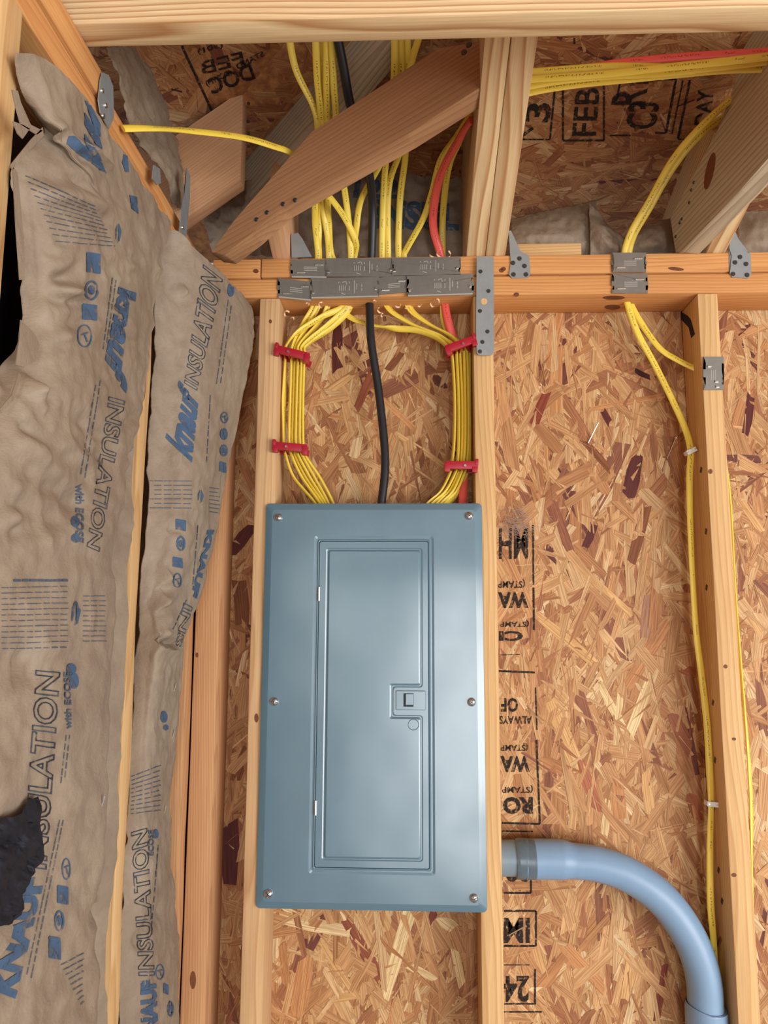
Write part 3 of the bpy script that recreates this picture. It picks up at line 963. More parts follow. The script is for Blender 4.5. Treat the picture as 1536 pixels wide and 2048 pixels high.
left_tie([(203, 145), (215, 150), (224, 172), (226, 235), (216, 258), (199, 226), (195, 200), (199, 160)], XL + 0.002, 'dark galvanized tie on the left plate nearest the joist', [(204, 182), (211, 211), (206, 232)])
left_tie([(306, 330), (318, 338), (320, 366), (312, 370), (303, 358)], XL + 0.002, 'small galvanized tie half way along the left plate')
left_tie([(371, 336), (379, 352), (378, 400), (370, 482), (362, 488), (357, 478), (361, 420), (369, 380)], XL + 0.004, 'bent galvanized tie on the left plate nearest the corner', [(365, 455)])
left_tie([(298, 572), (312, 562), (311, 590), (305, 594), (297, 588)], XL + 0.003, 'small grey metal clip on top of the stud between the batts')


# ------------------------------------------------------------------ insulation batts with printed paper facing
def catmull(P, t):
    n = len(P) - 1; t = max(0, min(n - 1e-6, t)); i = int(t); f = t - i
    p0 = P[max(i - 1, 0)]; p1 = P[i]; p2 = P[min(i + 1, n)]; p3 = P[min(i + 2, n)]
    return 0.5 * ((2 * p1) + (p2 - p0) * f + (2 * p0 - 5 * p1 + 4 * p2 - p3) * f * f + (3 * p1 - p0 - 3 * p2 + p3) * f ** 3)


def patch(rows, nu, nv, amp, freq, seed, creases=(), ndir=Vector((1, 0, 0)), edge=0.0, foldamp=0.0):
    """grid surface through rows of 3-D control points with crumple; returns verts, faces"""
    rows = [[Vector(p) for p in r] for r in rows]
    V = []; R = len(rows) - 1
    for j in range(nv + 1):
        tv = j / nv * R
        for i in range(nu + 1):
            tu = i / nu
            col = [catmull(r, tu * (len(r) - 1)) for r in rows]
            p = catmull(col, tv)
            q = p * freq + Vector((seed, seed * 1.7, 0))
            # paper crumple: sharp ridges from folded noise
            a = 1 - abs(noise.noise(q)) * 2.2; b = 1 - abs(noise.noise(q * 2.3 + Vector((5, 1, 2)))) * 2.2
            c_ = 1 - abs(noise.noise(q * 4.4 + Vector((2, 7, 1)))) * 2.2
            d = amp * (a * 0.8 + b * 0.55 + c_ * 0.30 + noise.noise(q * 0.45) * 1.4)
            for (A, B, dep, wid) in creases:
                ab = B - A; L2 = ab.length_squared
                t = max(0, min(1, (p - A).dot(ab) / L2)); e = p - (A + ab * t)
                dist = e.length
                if dist < wid * 4:
                    d += dep * (exp(-(dist / wid) ** 2) - 0.55 * exp(-((dist - wid * 1.7) / wid) ** 2)) * min(1, 4 * min(t, 1 - t) + .25)
            if edge:
                d *= min(1, edge * min(tu, 1 - tu) + 0.15)
            V.append(p + ndir * d)
    F = []
    for j in range(nv):
        for i in range(nu):
            k = j * (nu + 1) + i
            F.append((k, k + nu + 1, k + nu + 2, k + 1))
    return V, F


def thick(V, F, nu, nv, off):
    """second skin behind the sheet and a closed rim, so the paper has thickness"""
    n0 = len(V); V2 = V + [v + off for v in V]
    F2 = list(F) + [tuple(i + n0 for i in f[::-1]) for f in F]
    idx = lambda i, j: j * (nu + 1) + i
    rim = [idx(i, 0) for i in range(nu)] + [idx(nu, j) for j in range(nv)] + [idx(i, nv) for i in range(nu, 0, -1)] + [idx(0, j) for j in range(nv, 0, -1)]
    for a, b in zip(rim, rim[1:] + rim[:1]): F2.append((a, b, b + n0, a + n0))
    return V2, F2


def rnd_creases(n, x0, x1, y0, y1, X, seed):
    r = random.Random(seed); out = []
    for k in range(n):
        a = (r.uniform(x0, x1), r.uniform(y0, y1)); t = r.gauss(0.25, 0.6); L = r.uniform(30, 150)
        A = LX(a[0], a[1], X); B = LX(a[0] + cos(t) * L, a[1] + sin(t) * L, X)
        out.append((A, B, r.choice((-1, 1)) * r.uniform(0.002, 0.0055), r.uniform(0.003, 0.008)))
    return out


def px_creases(L, X):
    return [(LX(a, b, X), LX(c, d, X), dep * 1.5, w * .85) for a, b, c, d, dep, w in L]


# batt nearest the camera
TOP1 = [(25, 106), (72, 114), (124, 160), (180, 218), (232, 292), (286, 372), (335, 438)]
RB1 = [((25, 108), (335, 438), .006), ((45, 200), (322, 500), .010), ((80, 262), (315, 545), .012), ((22, 335), (305, 590), .010), ((35, 450), (297, 650), .008),
       ((45, 560), (286, 740), .010), ((26, 690), (276, 800), .012), ((-30, 800), (262, 880), .018), ((-90, 950), (240, 1000), .026), ((-120, 1100), (221, 1110), .030),
       ((-150, 1300), (214, 1300), .034), ((-180, 1500), (204, 1500), .036), ((-200, 1700), (195, 1700), .036), ((-220, 1900), (190, 1900), .036), ((-240, 2150), (186, 2150), .036), ((-260, 2450), (180, 2450), .036)]
rows = []
for (a, b, e) in RB1:
    r = []
    for k in range(7):
        u = k / 6
        bul = 0.030 * sin(pi * min(u * 0.95, 1)) ** 0.8 + e * u ** 2 + 0.004
        q = (a[0] + (b[0] - a[0]) * u, a[1] + (b[1] - a[1]) * u)
        if a == (25, 108): q = TOP1[k]
        r.append(LX(q[0], q[1], XL + (bul if a != (25, 108) else 0.010 + bul * .3)))
    # side of the batt turning back to the stud
    last = r[-1]
    y2 = max(last.y + 0.012, min(last.y + 0.04, s2 - 0.045))
    deep = 0.075 if e > 0.016 else 0.004
    r.append(Vector(((last.x - deep * 0.5 if deep > .01 else max(last.x - deep * .5, XL + .002)), last.y + 0.010, last.z)))
    r.append(Vector((XL - (0.055 if e > .016 else -0.003), max(y2, last.y + 0.014), last.z)))
    r.append(Vector((XL - 0.004 if e > .016 else XL + .003, max(s2 - 0.0235, last.y + 0.018), last.z)))
    rows.append(r)
cr1 = rnd_creases(70, 0, 230, 150, 2040, XL + .03, 3) + px_creases(
    [(0, 1035, 60, 1040, .012, .010), (60, 1040, 150, 1005, .010, .008), (0, 1330, 40, 1335, .010, .010), (40, 1335, 140, 1300, .010, .008), (75, 265, 130, 280, -.010, .008),
     (130, 280, 215, 340, .007, .008), (40, 480, 60, 560, .008, .008), (60, 560, 175, 600, .006, .008), (30, 1320, 5, 1290, .006, .01), (65, 790, 50, 690, .014, .012),
     (110, 850, 200, 900, .006, .010), (140, 1850, 170, 1790, .012, .010), (60, 1960, 200, 1880, .008, .008), (0, 1030, 170, 1060, -.006, .012), (150, 800, 190, 980, .006, .01),
     (40, 360, 210, 420, .006, .012), (20, 880, 160, 1010, .007, .014), (70, 930, 180, 870, -.006, .010)], XL + .03)
rows.append([Vector((p.x, p.y, 0.03)) for p in rows[-1]])
batt1 = empty('insulation_batt', (XL - 0.03, -0.55, 1.2), 'large crumpled batt with brown printed paper at the left edge, torn at its side', 'insulation', 'papered batts of the left wall')
V, F = patch(rows, 120, 300, 0.0048, 11, 2.0, cr1)
bvh1 = BVHTree.FromPolygons(V, F)
V2, F2 = thick(V, F, 120, 300, Vector((-0.0015, 0, 0)))
obj('kraft_facing', py_mesh(V2, F2), KRAFT, batt1, smooth=75)
# glass wool body with black asphalt-coated side
bm = bmesh.new(); add_box(bm, (XL - 0.0755, (s0 + s2 - 0.075) / 2, 1.21), (0.024, s2 - s0 - 0.085, 2.26), None, 0.01)
obj('core', bm_mesh(bm), BLACKTAR, batt1)

# batt by the corner
RB2 = [[(314, 470), (352, 462), (394, 500), (438, 543), (480, 587), (500, 612)],
       ((311, 560), (506, 645)), ((308, 700), (497, 705)), ((302, 840), (478, 800)), ((296, 950), (452, 930)), ((290, 1060), (432, 1050)), ((284, 1180), (405, 1170)),
       ((276, 1300), (362, 1290)), ((270, 1400), (352, 1385)), ((262, 1500), (345, 1500)), ((252, 1650), (338, 1620)), ((246, 1800), (346, 1800)), ((240, 1950), (352, 1950)), ((234, 2150), (357, 2150)), ((226, 2450), (362, 2450))]
EB2 = [.088, .092, .092, .080, .066, .054, .042, .022, .010, .004, .002, .002, .002, .002, .002]
rows = []
for rr_, e in zip(RB2, EB2):
    r = []
    for k in range(6):
        u = k / 5
        if len(rr_) == 6: a = rr_[k]
        elif k == 0: a = (rr_[0][0] - 5, rr_[0][1])
        else: a = (rr_[0][0] + (rr_[1][0] - rr_[0][0]) * u, rr_[0][1] + (rr_[1][1] - rr_[0][1]) * u)
        bul = -0.004 + (e + .004) * u ** 1.25 + 0.022 * sin(pi * u)
        r.append(LX(a[0], a[1], XL + bul))
    rows.append(r)
cr2 = rnd_creases(52, 270, 470, 480, 2040, XL + .03, 9) + px_creases(
    [(300, 700, 380, 830, .006, .010), (320, 580, 420, 590, .007, .010), (400, 700, 480, 720, .006, .01), (330, 900, 470, 930, .006, .010), (360, 1170, 290, 1240, .007, .010),
     (275, 1270, 355, 1290, -.008, .007), (260, 1900, 310, 1870, .012, .009), (270, 1880, 250, 1905, -.008, .008), (310, 1440, 260, 1500, .006, .010), (310, 1840, 345, 1810, .008, .008),
     (320, 1040, 400, 1110, -.006, .010)], XL + .03)
rows.append([Vector((p.x, p.y, 0.03)) for p in rows[-1]])
batt2 = empty('insulation_batt', (XL - 0.03, -0.18, 1.2), 'narrower batt with brown printed paper bulging out beside the corner stud', 'insulation', 'papered batts of the left wall')
V, F = patch(rows, 84, 280, 0.0042, 12, 7.0, cr2)
bvh2 = BVHTree.FromPolygons(V, F)
V2, F2 = thick(V, F, 84, 280, Vector((-0.0012, 0.0006, 0)))
obj('kraft_facing', py_mesh(V2, F2), KRAFT, batt2, smooth=75)
bm = bmesh.new(); add_box(bm, (XL - 0.055, (s2 + 0.019 - 0.0405) / 2, 1.21), (0.056, -0.0405 - s2 - 0.019 - 0.012, 2.26), None, 0.01)
obj('core', bm_mesh(bm), KRAFT, batt2)

S1, S2f = surf_bvh(bvh1, XL + 0.03), surf_bvh(bvh2, XL + 0.02)


def pr(b, body, q, outline=False, small=False, mat=None, **kw):
    s_, p_ = (S1, batt1) if b == 1 else (S2f, batt2)
    if outline: kw['outline'] = 0.017; kw['bold'] = 0.02
    stamp(body, q, s_, mat or (INK_GREY if outline or small else INK_BLUE), p_, 'printed_lettering', 0.0011, 9, **kw)


pr(1, 'knauf', [(236, 573), (204, 742), (252, 788), (274, 568)], bold=0.05, shear=0.25)
pr(1, 'INSULATION', [(216, 792), (172, 1092), (198, 1104), (250, 802)], True)
pr(1, 'INSULATION', [(92, 1740), (120, 1345), (70, 1340), (44, 1732)], True)
pr(1, 'KNAUF', [(30, 1998), (90, 1752), (38, 1758), (-25, 1978)], bold=0.06)
pr(1, 'with ECOSE', [(142, 1458), (140, 1344), (126, 1344), (128, 1458)], small=True, bold=0.03)
pr(1, 'with ECOSE', [(150, 968), (150, 1082), (166, 1086), (168, 968)], small=True, bold=0.03)
pr(2, 'knauf', [(384, 926), (398, 790), (358, 760), (328, 886)], bold=0.05, shear=0.25)
pr(2, 'INSULATION', [(394, 782), (446, 560), (405, 528), (368, 766)], True)
pr(2, 'KNAUF', [(414, 1060), (381, 1190), (393, 1198), (428, 1060)], bold=0.06)
pr(2, 'INS', [(366, 1205), (350, 1292), (361, 1296), (385, 1214)], True)
pr(2, 'INSULATION', [(309, 1952), (294, 1655), (262, 1665), (276, 1952)], True)
pr(2, 'KNAUF', [(317, 2092), (312, 1956), (280, 1962), (282, 2092)], bold=0.06)
pr(2, 'ECOSE', [(307, 1712), (307, 1660), (296, 1660), (296, 1712)], small=True, bold=0.03)


def icons(b, L):
    s_, p_ = (S1, batt1) if b == 1 else (S2f, batt2)
    for kind, cx, cy, rx, ry in L:
        if kind == 'sq':
            P = [[(cx - rx, cy - ry + 2), (cx - rx + 2, cy - ry), (cx + rx, cy - ry + 4), (cx + rx, cy + ry - 1), (cx + rx - 2, cy + ry), (cx - rx, cy + ry - 4)]]
        elif kind == 'disc': P = [ellipse(cx, cy, rx, ry)]
        elif kind == 'k': P = ring(cx, cy, rx, ry, 2.6) + [bar(cx - rx * .5, cy - ry * .1, cx + rx * .5, cy - ry * .3, 3), bar(cx, cy - ry * .1, cx + rx * .35, cy + ry * .5, 3)]
        elif kind == 'ring': P = ring(cx, cy, rx, ry, 4) + [ellipse(cx, cy, rx * .5, ry * .5)]
        elif kind == 'leaf': P = [[(cx, cy - ry), (cx + rx, cy - ry * .2), (cx + rx * .3, cy + ry * .8), (cx - rx * .4, cy + ry), (cx, cy)], [(cx - 2, cy - ry), (cx - 3, cy), (cx - rx, cy + ry * .7), (cx - rx, cy - ry * .3)]]
        px_polys(P, s_, INK_BLUE, p_, 'printed_symbol', 0.0011, 9)


icons(1, [('sq', 186, 526, 14, 22), ('ring', 182, 580, 14, 20), ('sq', 178, 624, 15, 18), ('k', 168, 672, 15, 23), ('disc', 150, 1044, 9, 11), ('disc', 150, 1076, 9, 9),
          ('disc', 141, 1338, 10, 11), ('disc', 147, 1362, 9, 16), ('leaf', 151, 1226, 9, 26), ('k', 131, 1738, 9, 22), ('sq', 124, 1790, 11, 20), ('ring', 117, 1842, 10, 21), ('sq', 108, 1896, 12, 24), ('leaf', 236, 466, 6, 20)])
icons(2, [('k', 448, 835, 8, 12), ('disc', 447, 868, 8, 12), ('ring', 447, 901, 8, 12), ('sq', 445, 934, 7, 12), ('sq', 361, 1050, 10, 13), ('ring', 361, 1087, 9, 15), ('sq', 355, 1125, 10, 12), ('k', 354, 1161, 9, 15),
          ('leaf', 401, 993, 6, 14), ('k', 319, 1944, 9, 16), ('sq', 331, 1978, 5, 12), ('ring', 340, 2018, 7, 16), ('disc', 327, 1434, 7, 12), ('disc', 331, 1455, 5, 6), ('disc', 461, 580, 7, 14), ('disc', 311, 1668, 5, 10), ('sq', 250, 395, 8, 18)][:16])
# broad blue lettering strokes at the head of the large batt
px_polys([[(137, 272), (150, 273), (204, 325), (212, 346), (196, 337), (133, 289)], [(168, 200), (178, 204), (200, 250), (200, 275), (186, 252)],
          [(168, 224), (196, 268), (204, 298), (190, 288), (168, 250)], [(168, 266), (196, 304), (204, 322), (186, 312), (168, 284)], [(246, 308), (254, 312), (257, 344), (250, 344), (243, 325)],
          [(258, 390), (273, 394), (276, 428), (262, 416)]], S1, INK_BLUE, batt1, 'printed_lettering', 0.0011, 9)


def text_lines(b, L, w=1.6):
    s_, p_ = (S1, batt1) if b == 1 else (S2f, batt2)
    P = []; r = random.Random(5)
    for (x0, y0, x1, y1) in L:
        n = max(1, int(hypot(x1 - x0, y1 - y0) / 16)); t = 0.0
        for k in range(n):
            a, c = k / n, (k + r.uniform(.7, .96)) / n
            P.append(bar(x0 + (x1 - x0) * a, y0 + (y1 - y0) * a, x0 + (x1 - x0) * c, y0 + (y1 - y0) * c, w))
    px_polys(P, s_, INK_GREY, p_, 'printed_fine_lines', 0.0011, 12)['kind'] = 'stuff'


text_lines(1, [(26, 1161, 139, 1161)], 5)
text_lines(1, [(2, 1176 + 11 * k, 136, 1173 + 11 * k) for k in range(12)] + [(165, 1192 + 10 * k, 213, 1192 + 10 * k) for k in range(10)])
text_lines(1, [(50 + 6 * k, 352 + 13 * k, 190 + 4 * k, 412 + 8 * k) for k in range(11)])
text_lines(1, [(224, 555, 205, 700), (231, 560, 212, 690), (200, 760, 168, 960), (190, 770, 160, 950), (138, 1470, 128, 1560), (131, 1470, 120, 1570), (125, 1640, 60, 1960), (118, 1640, 52, 1950)], 1.5)
text_lines(1, [(120 + 5 * k, 1930 + 10 * k, 168, 1905 + 12 * k) for k in range(9)])
text_lines(2, [(290, 962 + 9 * k, 385, 962 + 9 * k) for k in range(7)] + [(418, 975 + 8 * k, 440, 978 + 8 * k) for k in range(7)])
text_lines(2, [(256, 1556 + 8 * k, 322, 1530 + 10 * k) for k in range(10)])
text_lines(2, [(456, 600, 432, 770), (462, 612, 440, 770), (420, 790, 412, 930), (395, 1050, 385, 1170), (372, 1200, 345, 1260), (316, 1690, 302, 1860)], 1.4)

# torn flap showing the black side of the facing
flap = [(-70, 1650), (0, 1632), (20, 1628), (36, 1616), (46, 1600), (56, 1594), (66, 1590), (69, 1600), (70, 1630), (74, 1660), (79, 1690), (78, 1712), (68, 1730), (50, 1750), (40, 1772), (38, 1800), (34, 1826), (18, 1838), (6, 1846), (-60, 1850)]
bm = bmesh.new(); bm.faces.new([bm.verts.new((a, b, 0)) for a, b in flap]); bmesh.ops.triangulate(bm, faces=bm.faces)
for it in range(4):
    es = [e for e in bm.edges if e.calc_length() > 11]
    if not es: break
    bmesh.ops.subdivide_edges(bm, edges=es, cuts=1); bmesh.ops.triangulate(bm, faces=bm.faces)
for v in bm.verts:
    x, y = v.co.x, v.co.y; p, n = S1(x, y)
    if p is None: p = LX(x, y, XL + 0.03)
    v.co = p + Vector((1, -0.6, 0)).normalized() * (0.006 + 0.006 * (noise.noise(Vector((x * .03, y * .03, 0))) + 0.7 * (1 - abs(noise.noise(Vector((x * .07, y * .05, 3)))) * 2)))
tag(obj('torn_flap', bm_mesh(bm), BLACKTAR, batt1, smooth=60), 'black torn flap of the facing near the bottom left')
px_polys([[(-20, 1850), (14, 1846), (18, 1856), (10, 1890), (-5, 1910), (-20, 1915)]], S1, KRAFT, batt1, 'torn_edge', 0.004, 12)
# curled torn lips along the free edge beside the stud
for k, P in enumerate([[(22, 180), (34, 182), (40, 205), (60, 250), (84, 262), (72, 270), (40, 250), (30, 215)], [(84, 255), (86, 272), (40, 320), (24, 340), (18, 332), (60, 280)],
                       [(24, 335), (34, 345), (46, 480), (48, 560), (38, 560), (30, 450)], [(40, 640), (66, 665), (78, 690), (70, 720), (48, 735), (30, 730), (36, 680)], [(36, 745), (40, 752), (26, 800), (2, 826), (-2, 818), (22, 790)],
                       [(24, 243), (44, 250), (58, 258), (44, 278), (34, 268)]]):
    pts = [LX(a, b, XL + 0.028) for a, b in P]
    obj('torn_lip', extrude_poly(pts, (1, -0.4, 0), 0.0012), KRAFT, batt1)


def staple(px, py, surf, parent, ang=1.3):
    p, n = surf(px, py); bm = bmesh.new()
    add_box(bm, p + n * 0.0022, (0.0012, 0.0016, 0.012), Matrix.Rotation(0.25, 3, 'Y'))
    obj('staple', bm_mesh(bm), BRIGHT, parent)


staple(203, 1603, S1, batt1)
for a, b in [(362, 1375), (359, 1468)]: staple(a - 14, b, S2f, batt2)
staple(328, 1618, S2f, batt2)


# insulation pieces tucked into the eaves
def eave(name_label, rows, nu, nv, amp, seed, letters=None, ndir=(0, -1, 0)):
    V, F = patch(rows, nu, nv, amp * 1.7, 19, seed, (), Vector(ndir))
    bv = BVHTree.FromPolygons(V, F)
    V2, F2 = thick(V, F, nu, nv, Vector((0, 0.0015, 0)) if abs(ndir[1]) > .5 else Vector((-0.0015, 0, 0)))
    o = tag(obj('eave_insulation', py_mesh(V2, F2), KRAFT, smooth=75), name_label, 'insulation', 'insulation pieces in the eaves')
    return o, surf_bvh(bv, 0.0)


def gridrows(tl, tr, br, bl, Yt, Yb, nx=5, ny=4, bul=0.0):
    R = []
    for j in range(ny):
        v = j / (ny - 1); r = []
        for i in range(nx):
            u = i / (nx - 1)
            x = (tl[0] * (1 - u) + tr[0] * u) * (1 - v) + (bl[0] * (1 - u) + br[0] * u) * v
            y = (tl[1] * (1 - u) + tr[1] * u) * (1 - v) + (bl[1] * (1 - u) + br[1] * u) * v
            r.append(W(x, y, Yt + (Yb - Yt) * v - bul * sin(pi * v) * (0.4 + .6 * sin(pi * u))))
        R.append(r)
    return R


eb, seb = eave('crumpled dark papered insulation in the eave behind the cables, blue lettering on it', gridrows((560, 300), (945, 240), (945, 520), (560, 520), 0.15, 0.105, 6, 5, 0.02), 60, 44, 0.006, 3.3)
stamp('INSUL', [(745, 458), (918, 462), (918, 408), (752, 398)], seb, INK_BLUE, eb, 'printed_lettering', 0.0011, 9, bold=0.05)
stamp('122', [(706, 396), (800, 398), (800, 358), (712, 360)], seb, INK_BLUE, eb, 'printed_lettering', 0.0011, 9, bold=0.03)
eave('grey papered insulation roll behind the short wood block', gridrows((1022, 440), (1190, 405), (1200, 515), (1022, 515), 0.14, 0.10, 6, 5, 0.045), 44, 26, 0.004, 5.1)
eave('bulging papered insulation corner between the block and the pair of yellow cables', gridrows((1178, 408), (1248, 480), (1246, 515), (1178, 515), 0.10, 0.086, 5, 4, 0.03), 26, 26, 0.004, 6.4)
eave('papered insulation between the pair of yellow cables and the weathered diagonal', gridrows((1258, 462), (1345, 436), (1352, 515), (1252, 515), 0.11, 0.087, 5, 4, 0.05), 28, 22, 0.004, 8.2)
eave('papered insulation roll at the right edge of the photo above the top plate', gridrows((1478, 425), (1600, 420), (1600, 515), (1470, 515), 0.13, 0.10, 5, 4, 0.03), 30, 24, 0.003, 9.9)
eave('folded papered insulation in the corner under the jack rafter', gridrows((400, 400), (520, 360), (548, 516), (430, 516), 0.06, 0.10, 5, 5, 0.01), 36, 32, 0.008, 4.7)
# roll along the left eave
RL = []
for (a, b, c) in [((200, 95), (232, 92), (268, 96)), ((214, 130), (255, 130), (298, 150)), ((228, 180), (275, 190), (325, 225)), ((248, 240), (300, 260), (350, 290)), ((290, 300), (335, 320), (368, 345)), ((325, 360), (355, 372), (378, 392)), ((352, 415), (366, 418), (378, 428))]:
    RL.append([LX(*a, XL - 0.02), LX(*((a[0] + b[0]) / 2, (a[1] + b[1]) / 2), XL - 0.018), LX(*b, XL - 0.026), LX(*((c[0] + b[0]) / 2, (c[1] + b[1]) / 2), XL - 0.036), LX(*c, XL - 0.055)])
eave('grey papered insulation roll tucked along the left eave behind the plate', RL, 30, 50, 0.004, 2.2, None, (1, 0, 0))


# ------------------------------------------------------------------ cables
def sweep(pts, w, h, flats, seg=10, step=0.008):
    """flattened tube along 3-D points; flats = facing direction of the broad side per point"""
    P = [Vector(p) for p in pts]; Fl = [Vector(f).normalized() for f in flats]
    n = len(P) - 1
    L = [0]
    for a, b in zip(P, P[1:]): L.append(L[-1] + (b - a).length)
    tot = L[-1]; m = max(8, int(tot / step)); S = []
    for k in range(m + 1):
        d = tot * k / m; i = 0
        while i < n - 1 and L[i + 1] < d: i += 1
        f = (d - L[i]) / max(1e-9, L[i + 1] - L[i])
        S.append((catmull(P, i + f), Fl[i].lerp(Fl[i + 1], f), d))
    V, F, UV = [], [], []
    for k, (p, fl, d) in enumerate(S):
        t = (S[min(k + 1, m)][0] - S[max(k - 1, 0)][0]).normalized()
        nn = (fl - t * fl.dot(t))
        nn = nn.normalized() if nn.length > 1e-4 else t.orthogonal().normalized()
        s = t.cross(nn)
        for q in range(seg):
            a = 2 * pi * q / seg
            ca, sa = cos(a), sin(a)
            e = 0.88      # slightly squared ellipse
            V.append(p + s * (math.copysign(abs(ca) ** e, ca) * w / 2) + nn * (math.copysign(abs(sa) ** e, sa) * h / 2))
    for k in range(m):
        for q in range(seg):
            a = k * seg + q; b = k * seg + (q + 1) % seg
            F.append((a, b, b + seg, a + seg)); UV += [(S[k][2], q / seg), (S[k][2], (q + 1) / seg), (S[k + 1][2], (q + 1) / seg), (S[k + 1][2], q / seg)]
    F.append(tuple(range(seg))[::-1]); F.append(tuple(range(m * seg, m * seg + seg)))
    UV += [(0, 0)] * (2 * seg)
    me = py_mesh(V, F)
    uvl = me.uv_layers.new(name='UVMap')
    for i, u in enumerate(UV): uvl.data[i].uv = u
    return me


FA, ED = (0, -1, 0), (1, 0.15, 0)     # broad side to the room / narrow side to the room


def cable(label, spec, mat=None, w=0.0125, h=0.0057, cat='cable', group=None, name='electrical_cable'):
    """spec rows: px, py, Y [, flat 0..1]"""
    pts = [W(s[0], s[1], s[2]) for s in spec]
    fl = [Vector(FA).lerp(Vector(ED), 1 - (s[3] if len(s) > 3 else 1)) for s in spec]
    me = sweep(pts, w, h, fl)
    return tag(obj(name, me, mat or YEL, smooth=50), label, cat, group or ('yellow house cables' if (mat or YEL) is YEL else None))


HY = 0.047
# cables of the left bundle: (upper points..., hole, stacker, panel)
xsU = [566, 575, 583, 591, 599, 606]
LB = [
 ('leftmost in the left bundle, rising at the far left above the plates', [(576, 60, -.27), (592, 140, -.225), (628, 215, -.18), (636, 262, -.155), (632, 340, -.10), (630, 440, -.01), (636, 512, .035)], 632, 572, 0),
 ('second of the left bundle, straight above the plates', [(631, 50, -.28), (634, 150, -.225), (642, 240, -.165), (640, 340, -.09), (640, 420, -.01), (637, 480, .02), (638, 512, .042)], 638, 581, 1),
 ('third of the left bundle, leaning left above the plates', [(655, 50, -.275), (653, 160, -.22), (654, 240, -.16), (648, 330, -.09), (645, 405, -.02), (655, 470, .015), (658, 512, .04)], 662, 588, 2),
 ('fourth of the left bundle, straight and slim above the plates', [(664, 50, -.28), (667, 160, -.22), (672, 240, -.165), (664, 330, -.09), (656, 395, -.03), (658, 450, .01), (664, 512, .047)], 692, 595, 3),
 ('fifth of the left bundle, right of the others above the plates', [(648, 50, -.27), (647, 160, -.21), (660, 250, -.15), (680, 330, -.09), (688, 372, -.045), (698, 450, .005), (702, 512, .035)], 697, 600, 4),
]
ends = [(629, [(606, 648, .042)], 583, 580, 578, 604, 641), (637, [(617, 648, .046)], 590, 587, 585, 612, 647), (657, [(636, 648, .050)], 596, 593, 591, 620, 652),
        (694, [(645, 633, .036), (595, 665, .026)], 571, 568, 567, 588, 632), (698, [(654, 651, .040)], 603, 600, 599, 629, 658)]
for (lab, up, hx0, sx, k), (hx_, mid, s0_, s1_, s2_, p0_, p1_) in zip(LB, ends):
    dY = .028 + .005 * (k % 2)
    spec = [(*p, .8) for p in up] + [(hx_, 560, HY, .8), (hx_, 608, HY - .003, .6)] + [(*m, .3) for m in mid] + [(s0_ + 2, 691, dY, .05), (s0_, 712, dY, 0), (s1_, 800, dY + .004, .45 if k == 3 else 0), (s2_, 870, dY, 0),
           (s2_ + 1, 892, dY, 0), (s2_ + 4, 908, dY, 0), (p0_, 955, dY + .006, .1), (p1_, 1010, .030, .1), (p1_ + 4, 1040, .026, .1)]
    cable('yellow cable, ' + lab, spec)
# the cable that comes from the left plate and joins the left bundle
cable('yellow cable crossing from the left plate behind the brace, joining the left bundle',
      [(246, 257, -.43, 1), (300, 257, -.40, 1), (380, 262, -.33, 1), (480, 274, -.26, 1), (545, 292, -.215, 1), (590, 312, -.175, 1), (640, 370, -.09, 1), (686, 430, -.02, 1), (711, 482, .02, 1), (709, 512, .045, 1), (702, 560, .05, 1), (701, 612, .047, .6),
       (668, 652, .046, .3), (614, 690, .040, .05), (609, 712, .036, 0), (606, 800, .036, 0), (606, 880, .034, 0), (609, 908, .034, 0), (640, 955, .04, .2), (668, 1010, .034, .2), (672, 1040, .03, .2)])
# the cable that crosses over to the right bundle behind the black cable
cable('yellow cable crossing over behind the black cable to the right bundle',
      [(789, 60, -.27, 1), (788, 160, -.22, 1), (770, 300, -.09, 1), (758, 333, -.06, 1), (722, 400, -.01, 1), (712, 460, .02, 1), (704, 512, .05, 1), (694, 560, .054, 1), (684, 612, .052, .9), (700, 634, .05, .7), (735, 648, .05, .3), (790, 657, .05, 0), (828, 660, .046, 0),
       (870, 674, .04, 0), (895, 694, .034, 0), (904, 714, .032, 0), (909, 800, .034, 0), (908, 880, .034, 0), (903, 930, .032, 0), (898, 950, .034, 0), (880, 985, .036, .2), (852, 1012, .032, .3), (842, 1040, .028, .3)])
RBd = [
 ('second in the right bundle, rising straight above the plates', [(799, 60, -.265), (801, 160, -.21), (780, 290, -.09), (771, 330, -.05), (766, 410, .0), (764, 512, .038)], (772, 612), (913, 917, 912), 862),
 ('third in the right bundle, slightly bowed above the plates', [(814, 60, -.26), (814, 150, -.21), (806, 290, -.08), (797, 313, -.06), (779, 365, -.02), (775, 430, .01), (776, 512, .045)], (776, 612), (920, 924, 919), 872),
 ('fourth in the right bundle, right of the bowed pair', [(838, 75, -.26), (824, 120, -.23), (812, 180, -.20), (811, 304, -.07), (800, 400, -.0), (797, 512, .04)], (815, 614), (928, 930, 924), 880),
 ('fifth in the right bundle, sweeping up to the pale rafter', [(942, 226, -.20), (914, 270, -.15), (882, 318, -.09), (864, 385, -.03), (846, 438, .0), (812, 500, .035), (808, 514, .04)], (821, 614), (934, 936, 931), 888),
 ('last in the right bundle, behind the red cable', [(941, 238, -.17), (918, 285, -.12), (897, 336, -.07), (886, 426, .02), (885, 512, .055)], (884, 604), (939, 939, 936), 893),
]
